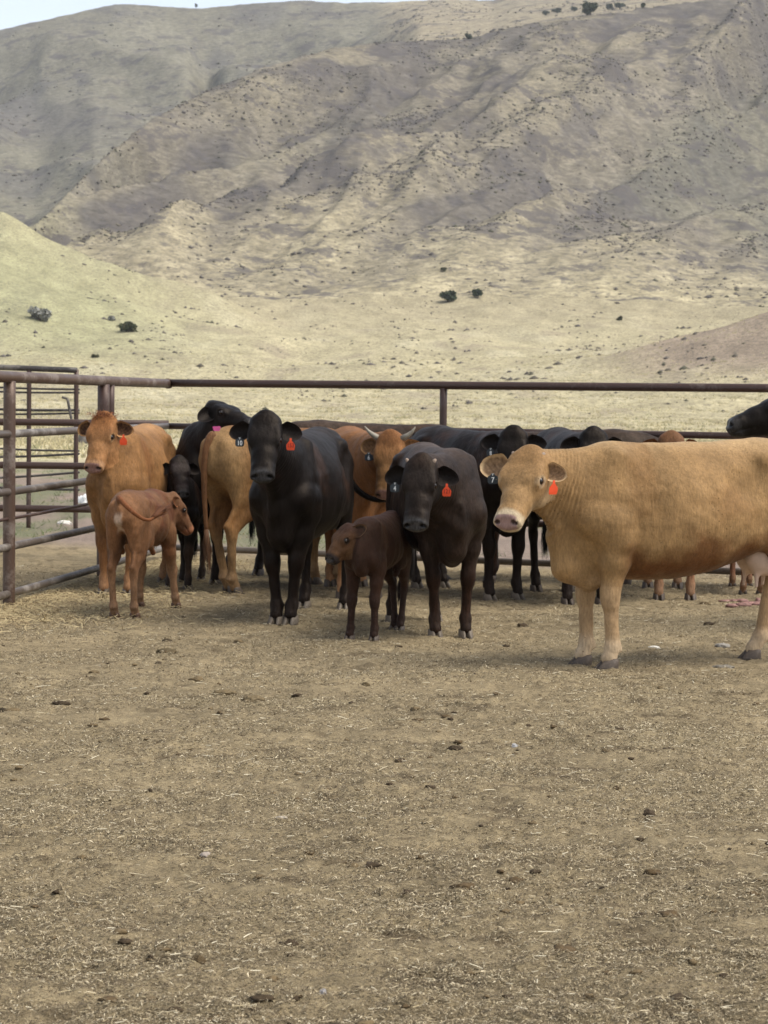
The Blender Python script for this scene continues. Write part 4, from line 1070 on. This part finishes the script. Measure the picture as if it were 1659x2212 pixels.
# black cow tag 4
animal('cow', 'dark brown cow facing the camera with tag 4 and an orange tag', 'cow', (971, 1375), -80, .935, (908, 984), (893, 1130), DBR, coat_blk, polld=14.55, hs=1.04,
    horns='bud', tags=(('R', 'navy', '4'), ('L', 'orange', '121')), group=GC, h=.0135, hf=.0075, hoof='light', feet=((.0, -.02), (.0, .03), (.10, -.02), (.08, -.08)), eartilt=(-.12, .0))
# small dark calf
animal('calf', 'small dark red brown calf looking left in front of the cow with tag 4', 'calf', (786, 1381), -106, .60, (744, 1133), (700, 1201), DCF, coat_red, polld=14.75, hs=1.12, hlen=.77,
    group=GK, h=.017, hf=.009, depth=.80, width=.76, brisket=.65, leg_r=1.1, feet=((.02, .02), (.02, -.05), (.10, .0), (.04, .12)), eartilt=((2.0, .0), (.4, .2)), folds=.003, neck_r=.9)
# black cow tag 8
animal('cow', 'black cow with tag 8 standing behind the head of the big tan cow', 'cow', (1087, 1294), -62, 1.0, (1108, 924), (1098, 1050), BLK, coat_blk, polld=17.45,
    tags=(('R', 'navy', '8'), ('L', 'orange', '')), group=GC, h=.017, hf=.010, hoof='light', eartilt=(.1, -.1), feet=((.0, .0), (.0, -.0), (.0, 0), (0, 0)), width=.95)
# black cow with yellow tag
animal('cow', 'black cow with yellow ear tag peering over the tan back', 'cow', (1262, 1304), -82, 1.0, (1284, 926), (1292, 1050), BLK, coat_blk, polld=17.3,
    tags=(('R', 'yellow', ''),), group=GC, h=.021, hf=.012, eartilt=(-.05, -.1))
# cow whose back shows at the rear
animal('cow', 'dark cow whose long back shows before the rear fence post', 'cow', (950, 1240), 4, 1.02, (1.05, 0, 1.10), (.8, 0, -.6), DBR, coat_blk, group=GC, h=.026, frontXY=(.50, 20.15))
animal('cow', 'dark brown cow whose back shows between tags 8 and yellow', 'cow', (1200, 1240), 176, .985, (1.0, 0, 1.0), (.8, 0, -.6), dict(DBR, base=(.020, .013, .010)), coat_blk, group=GC, h=.026, frontXY=(.95, 19.85), hf=.02)
# brown animals behind the tan belly
animal('cow', 'red brown cow mostly hidden behind the tan back, its legs under the belly', 'cow', (1457, 1294), -92, .93, (1452, 937), (1455, 1060), dict(CLF, leg=(.26, .13, .07)), coat_red, polld=17.5, group=GC, h=.024, hf=.016)
animal('calf', 'brown calf seen by its rear legs under the udder of the tan cow', 'calf', (1600, 1268), 88, .62, (1.0, .1, 1.2), (.8, .1, -.5), dict(CLF, leg=(.24, .115, .065)), coat_red, group=GK, h=.024, hf=.02, depth=.8, width=.85, leg_r=1.1)
# small black calf face
animal('calf', 'small black calf facing out between the golden cow and the tan rump', 'calf', (386, 1272), -93, .70, (388, 986), (397, 1064), dict(BLK, face=(.022, .017, .017), leg=(.05, .03, .02)), coat_blk, polld=18.45, group=GK, h=.02, hf=.010, depth=.8, width=.8, leg_r=1.1, hs=1.0, eartilt=(-.2, .0))
# black head entering on the right
animal('cow', 'black cow reaching its muzzle in from the right edge over the tan back', 'cow', (1900, 1350), 176, 1.02, (1716, 836), (1563, 899), BLK, coat_blk, polld=15.9, hs=1.08, group=GC, h=.022, hf=.011, frontXY=(3.35, 15.9), near=True)

# udder of the big tan cow
skin_m = flat_mat('udder_skin', (.52, .37, .28), .55, .12, 20, .35)
fd = Field((-.85, -.22, .30), (-.35, .22, .85), .012)
for s_ in (1, -1):
    fd.ell((-.62, s_ * .06, .635), (.14, .085, .115), k=.05)
    for dx in (.06, -.07): fd.cone((-.61 + dx, s_ * .07, .54), (-.605 + dx, s_ * .08, .455), .016, .010, k=.03)
V, F = fd.mesh(); link('udder', mesh_np('udder', V, F), skin_m, N_)
# pink tag glimpsed above the tan rump
o = link('ear_tag', tag_mesh(.062, .036, None), tag_m['pink'], None, at(468, 921, 17.9), label='small bright pink ear tag lying on top of the tan rump', cat='ear tag')

#@@LITTER
# ================================================================= GROUND LITTER
def in_view(n, pw=1.25, ymin=5.3, ymax=21):
    u = RNG.random(n); a, b = ymin ** (1 - pw), ymax ** (1 - pw); Yv = (a + (b - a) * u) ** (1 / (1 - pw))
    pv = RNG.uniform(-60, 1720, n); e = RNG.random(n) < .16; pv = np.where(e, np.where(RNG.random(n) < .5, RNG.uniform(-700, -60, n), RNG.uniform(1720, 2400, n)), pv)
    Xv = (pv - 829.5) / FPX * Yv * 1.02
    return Xv, Yv
def strips(name, X, Y, L, W, cols, lift, label, curve=.25, tilt=.12, kind='stuff'):
    N = len(X); a = RNG.uniform(0, np.pi, N); Z = pen_h(X, Y) + lift
    d = np.stack([np.cos(a), np.sin(a), RNG.normal(0, tilt, N)], -1); s_ = np.stack([-np.sin(a), np.cos(a), 0 * a], -1)
    c = np.stack([X, Y, Z], -1); bend = RNG.normal(0, curve, N)
    P0 = c - d * (L / 2)[:, None] ; P2 = c + d * (L / 2)[:, None]; P1 = c + s_ * (L * bend * .35)[:, None] + np.array([0, 0, 1.0]) * (L * np.abs(RNG.normal(0, .015, N)))[:, None]
    w = s_ * (W / 2)[:, None]; up = np.array([0, 0, 1.0]) * (W * .45)[:, None]
    V = np.stack([P0 - w, P0 + w, P1 - w + up * 0, P1 + up, P1 + w, P2 - w * .7, P2 + w * .7], 1)
    V = np.stack([P0 - w, P0 + up, P0 + w, P1 - w, P1 + up, P1 + w, P2 - w * .8, P2 + up * .8, P2 + w * .8], 1).reshape(-1, 3)
    q = np.array([[0, 1, 4, 3], [1, 2, 5, 4], [3, 4, 7, 6], [4, 5, 8, 7]])
    F = (q[None] + (np.arange(N) * 9)[:, None, None]).reshape(-1, 4)
    return link(name, mesh_np(name, V, F, np.repeat(cols, 9, 0), True), straw_m, kind=kind, label=label)
straw_m = attr_mat('straw', .75, .12, 60, .1, .25)
X, Y = in_view(620000, 1.45)
den = fbm(X / .9 + 9, Y / .6, 4) + .5 * fbm(X / .22, Y / .16, 3); k = den + RNG.uniform(-1.1, .7, len(X)) > -.25
X, Y = X[k], Y[k]; den = den[k]; N = len(X)
w_ = np.clip(.45 + .5 * den, 0.05, 1); pick = np.where(RNG.random(N) < w_ * .45, RNG.integers(0, 3, N), RNG.integers(3, 6, N))
cc = np.array([(.46, .38, .245), (.38, .31, .19), (.56, .475, .325), (.10, .075, .045), (.20, .152, .09), (.29, .228, .138)])[pick] * RNG.uniform(.75, 1.2, (N, 1))
L = RNG.uniform(.007, .027, N) * (Y / 9) ** .5; W = RNG.uniform(.0020, .0050, N) * (Y / 9) ** .4
a = RNG.uniform(0, np.pi, N); d = np.stack([np.cos(a), np.sin(a), RNG.normal(0, .28, N)], -1); s_ = np.stack([-np.sin(a), np.cos(a), RNG.normal(0, .25, N)], -1)
c = np.stack([X, Y, pen_h(X, Y) + RNG.uniform(.0, .007, N)], -1); mid = c + np.array([0, 0, 1.0]) * (L * RNG.uniform(0, .25, N))[:, None] + s_ * (L * RNG.normal(0, .1, N))[:, None]
w = s_ * (W / 2)[:, None]; P0 = c - d * (L / 2)[:, None]; P2 = c + d * (L / 2)[:, None]
V = np.stack([P0, mid - w, P2, mid + w * .9], 1).reshape(-1, 3)
F = np.arange(4 * N).reshape(-1, 4)
link('chaff', mesh_np('chaff', V, F, np.repeat(cc, 4, 0), False), straw_m, kind='stuff', label='fine dry chaff trodden into the dirt of the pen')
X, Y = in_view(3000); 
cc = np.array([(.50, .42, .28), (.42, .34, .20), (.62, .55, .40)])[RNG.integers(0, 3, len(X))] * RNG.uniform(.85, 1.1, (len(X), 1))
strips('straw', X, Y, RNG.lognormal(math.log(.024), .45, len(X)) * (Y / 9) ** .35, RNG.uniform(.0018, .0042, len(X)) * (Y / 9) ** .35, cc, .007, 'pale straw stalks scattered over the pen floor', .10)
# heaped straw along the left fence
n = 9000; t = RNG.uniform(-.25, 1, n); off = np.abs(RNG.normal(0, .55, n)); Xl = A0.x + (A1.x - A0.x) * t + off; Yl = A0.y + (A1.y - A0.y) * t - off * .3 + RNG.normal(0, .3, n)
cc = np.array([(.45, .36, .20), (.36, .28, .15), (.26, .19, .10)])[RNG.integers(0, 3, n)] * RNG.uniform(.8, 1.2, (n, 1))
strips('loose_straw', Xl, Yl, RNG.uniform(.03, .09, n), RNG.uniform(.003, .006, n), cc, RNG.uniform(.005, .03, n), 'heaped loose straw along the foot of the left fence', .4, .3)
# clods of dung and earth
X, Y = in_view(900); k = fbm(X / .8, Y / .7, 3) + RNG.uniform(-.7, .5, len(X)) > 0; X, Y = X[k], Y[k]
P = np.stack([X, Y, pen_h(X, Y) + .002], -1); sz = RNG.lognormal(math.log(.010), .5, len(P))
cc = np.array([(.10, .068, .035), (.15, .108, .058), (.06, .042, .025)])[RNG.integers(0, 3, len(P))]
clod_m = attr_mat('clod', .95, .3, 60, .5, .15, .01)
scatter_blobs('clods', P, sz, .5, cc, clod_m, 'dark crumbs of dung and earth on the pen floor', .42, 2)
# separate stones and dung lumps
def lump(name, px, py, w, d, h, col, label, cat, seed, group=None, rough=.85):
    g = np.random.default_rng(seed); v, f = ico(4); v = v * (1 + (.16 * (cat == 'dung')) * np.stack([perlin(v[:, 0] * 11 + seed, v[:, 1] * 11 + v[:, 2] * 5)] * 3, -1) + .22 * np.stack([perlin(v[:, 0] * 1.6 + seed, v[:, 1] * 1.6 + v[:, 2])] * 3, -1) + .10 * np.stack([perlin(v[:, 0] * 5 + seed, v[:, 1] * 5 + v[:, 2] * 3)] * 3, -1))
    v = v * np.array([w / 2, d / 2, h]); p = gp(px, py)
    me = mesh_np(name, v, f, np.repeat(np.array([col]), len(v), 0)); return link(name, me, clod_m, None, (p.x, p.y, float(pen_h(np.array(p.x), np.array(p.y))) if p.y < 24 else 0), label=label, cat=cat, group=group)
for i, a in enumerate([
    ('stone', 445, 1852, .045, .04, .010, (.36, .30, .25), 'flat pale stone half buried in the dirt at the lower left', 'stone'),
    ('stone', 697, 2148, .022, .022, .014, (.30, .28, .27), 'small round grey stone near the bottom centre of the pen', 'stone'),
    ('stone', 1111, 1611, .035, .03, .016, (.32, .31, .30), 'small light grey stone in the middle of the pen floor', 'stone'),
    ('stone', 1562, 1443, .14, .09, .018, (.17, .15, .12), 'flat brown stone right of the tan cow hooves', 'stone'),
    ('stone', 1560, 1396, .10, .08, .02, (.25, .23, .20), 'grey stone on the dirt below the tan cow belly', 'stone'),
    ('scrap', 1413, 1399, .09, .03, .016, (.70, .66, .58), 'small white scrap lying right of the tan cow hooves', 'scrap'),
    ('scrap', 607, 1769, .05, .03, .006, (.42, .36, .28), 'faint pale scrap trodden into the dirt in the lower middle', 'scrap'),
    ('dung_lump', 1401, 1756, .045, .045, .026, (.07, .05, .032), 'round dark dung lump alone on the right foreground', 'dung'),
    ('dung_lump', 1331, 1704, .030, .03, .016, (.075, .052, .03), 'small dung lump just above left of the round one', 'dung'),
    ('dung_lump', 361, 1384, .07, .06, .025, (.06, .044, .026), 'dark dung lump below the rusty calf hooves', 'dung'),
    ('dung_lump', 362, 1411, .12, .10, .022, (.10, .075, .042), 'wide low dung pat under the smaller dark lump', 'dung'),
    ('dung_lump', 546, 1512, .13, .10, .026, (.16, .12, .068), 'crumbly brown dung heap left of centre', 'dung'),
    ('dung_lump', 484, 1500, .12, .09, .022, (.15, .112, .062), 'brown dung pat just left of the crumbly heap', 'dung'),
    ('dung_lump', 132, 1520, .09, .06, .016, (.05, .036, .022), 'dark flat dung pat at the left edge of the floor', 'dung'),
    ('dung_lump', 10, 1528, .10, .07, .02, (.04, .03, .018), 'dark dung pat cut by the left edge', 'dung'),
    ('dung_lump', 790, 1478, .05, .05, .02, (.08, .058, .03), 'small dung lump below the dark calf', 'dung'),
    ('dung_lump', 983, 1617, .07, .05, .014, (.055, .04, .025), 'flat dark dung pat in the centre of the floor', 'dung'),
    ('dung_lump', 427, 2085, .04, .035, .02, (.085, .06, .032), 'small brown dung lump near the lower left', 'dung'),
    ('white_rock', 183, 1086, .21, .2, .13, (.78, .77, .74), 'bright white rock on the grass beyond the left fence', 'rock'),
    ('white_rock', 140, 1131, .18, .12, .04, (.62, .58, .52), 'low pale stone on the dirt behind the left fence rails', 'rock'),
    ('boulder', 195, 958, .9, .8, .42, (.17, .15, .13), 'dark rounded boulder in the yellow grass beyond the gate', 'rock')]):
    lump(*a, seed=i * 3 + 1)
# pink trodden heap right
parts = []; v0, f0 = ico(2); g_ = np.random.default_rng(9)
for i in range(34):
    p = gp(1560 + g_.uniform(0, 160), 1304 + g_.uniform(-7, 7)); q = np.array([p.x, p.y, .004])
    r_ = np.array([g_.uniform(.02, .07), g_.uniform(.02, .06), g_.uniform(.006, .022)])
    parts.append((v0 * (1 + .25 * perlin(v0[:, 0] * 2 + i, v0[:, 1] * 2 + v0[:, 2])[:, None]) * r_ + q, f0))
v, f = merge(parts); link('afterbirth', mesh_np('afterbirth', v, f), flat_mat('dusty_pink', (.24, .13, .11), .7, .4, 30, .25), label='dusty pinkish trodden heap lying on the dirt at the right edge', cat='afterbirth', kind='stuff')
# weeds beyond the fence
n = 2600; Yw = RNG.uniform(22.5, 60, n); Xw = (RNG.uniform(-60, 1700, n) - 829.5) / FPX * Yw; k = fbm(Xw / 2.2 + 3, Yw / 5 + 3, 4) > .0; Xw, Yw = Xw[k], Yw[k]; n = len(Xw)
V = []; nb_ = 6
ang = RNG.uniform(0, 6.28, (n, nb_)); hh = RNG.uniform(.02, .07, (n, nb_)); ln = RNG.uniform(.02, .08, (n, nb_))
c = np.stack([Xw, Yw, H(Xw, Yw)], -1)[:, None] + np.stack([RNG.normal(0, .05, (n, nb_)), RNG.normal(0, .05, (n, nb_)), np.zeros((n, nb_))], -1)
dx = np.stack([np.cos(ang), np.sin(ang), 0 * ang], -1)
V = np.stack([c - dx * .006, c + dx * .006, c + dx * ln[..., None] + np.array([0, 0, 1]) * hh[..., None]], 2).reshape(-1, 3)
cc = np.array([(.16, .19, .08), (.30, .26, .13), (.12, .15, .07)])[RNG.integers(0, 3, n)]
link('weeds', mesh_np('weeds', V, np.arange(len(V)).reshape(-1, 3), np.repeat(cc, nb_ * 3, 0), False), straw_m, kind='stuff', label='low green and straw coloured weeds beyond the fence')

# tufts of dry grass on the grassland
n = 20000; Yt = RNG.uniform(55, 330, n) ; Xt = (RNG.uniform(-80, 1740, n) - 829.5) / FPX * Yt; k = fbm(Xt / 5, Yt / 7, 3) + RNG.uniform(-.5, .5, n) > -.05; Xt, Yt = Xt[k], Yt[k]; n = len(Xt)
nb_ = 7; ang = RNG.uniform(0, 6.28, (n, nb_)); hh = RNG.uniform(.06, .22, (n, nb_)) ; ln = RNG.uniform(.05, .22, (n, nb_)); sp_ = .14 + .10 * RNG.random((n, 1))
c = np.stack([Xt, Yt, H(Xt, Yt)], -1)[:, None] + np.stack([RNG.normal(0, 1, (n, nb_)) * sp_, RNG.normal(0, 1, (n, nb_)) * sp_, np.zeros((n, nb_)) - .02], -1)
dx = np.stack([np.cos(ang), np.sin(ang), 0 * ang], -1)
V = np.stack([c - dx * .05, c + dx * .05, c + dx * ln[..., None] + np.array([0, 0, 1]) * hh[..., None]], 2).reshape(-1, 3)
cc = np.array([(.50, .43, .25), (.57, .50, .31), (.40, .35, .20), (.32, .31, .18), (.38, .32, .21)])[RNG.choice(5, n, p=[.34, .28, .16, .08, .14])]
link('dry_grass_tufts', mesh_np('dry_grass_tufts', V, np.arange(len(V)).reshape(-1, 3), np.repeat(cc, nb_ * 3, 0), False), straw_m, kind='stuff', label='tufts of dry yellow grass all over the plain beyond the pen')

# haze over the valley
hx = [(-2700, -30, -40), (2700, -30, -40), (2700, 2700, -40), (-2700, 2700, -40), (-2700, -30, 520), (2700, -30, 520), (2700, 2700, 520), (-2700, 2700, 520)]
hme = bpy.data.meshes.new('haze'); hme.from_pydata(hx, [], [(0, 3, 2, 1), (4, 5, 6, 7), (0, 1, 5, 4), (1, 2, 6, 5), (2, 3, 7, 6), (3, 0, 4, 7)])
hm = bpy.data.materials.new('valley_air'); hm.use_nodes = True; hn = hm.node_tree; hn.nodes.clear()
hv = hn.nodes.new('ShaderNodeVolumePrincipled'); ho = hn.nodes.new('ShaderNodeOutputMaterial'); hn.links.new(hv.outputs[0], ho.inputs['Volume'])
hv.inputs['Density'].default_value = .00012; hv.inputs['Color'].default_value = (.93, .96, 1, 1); hv.inputs['Anisotropy'].default_value = .2
hme.materials.append(hm); link('haze', hme, kind='stuff', label='thin pale haze filling the valley')
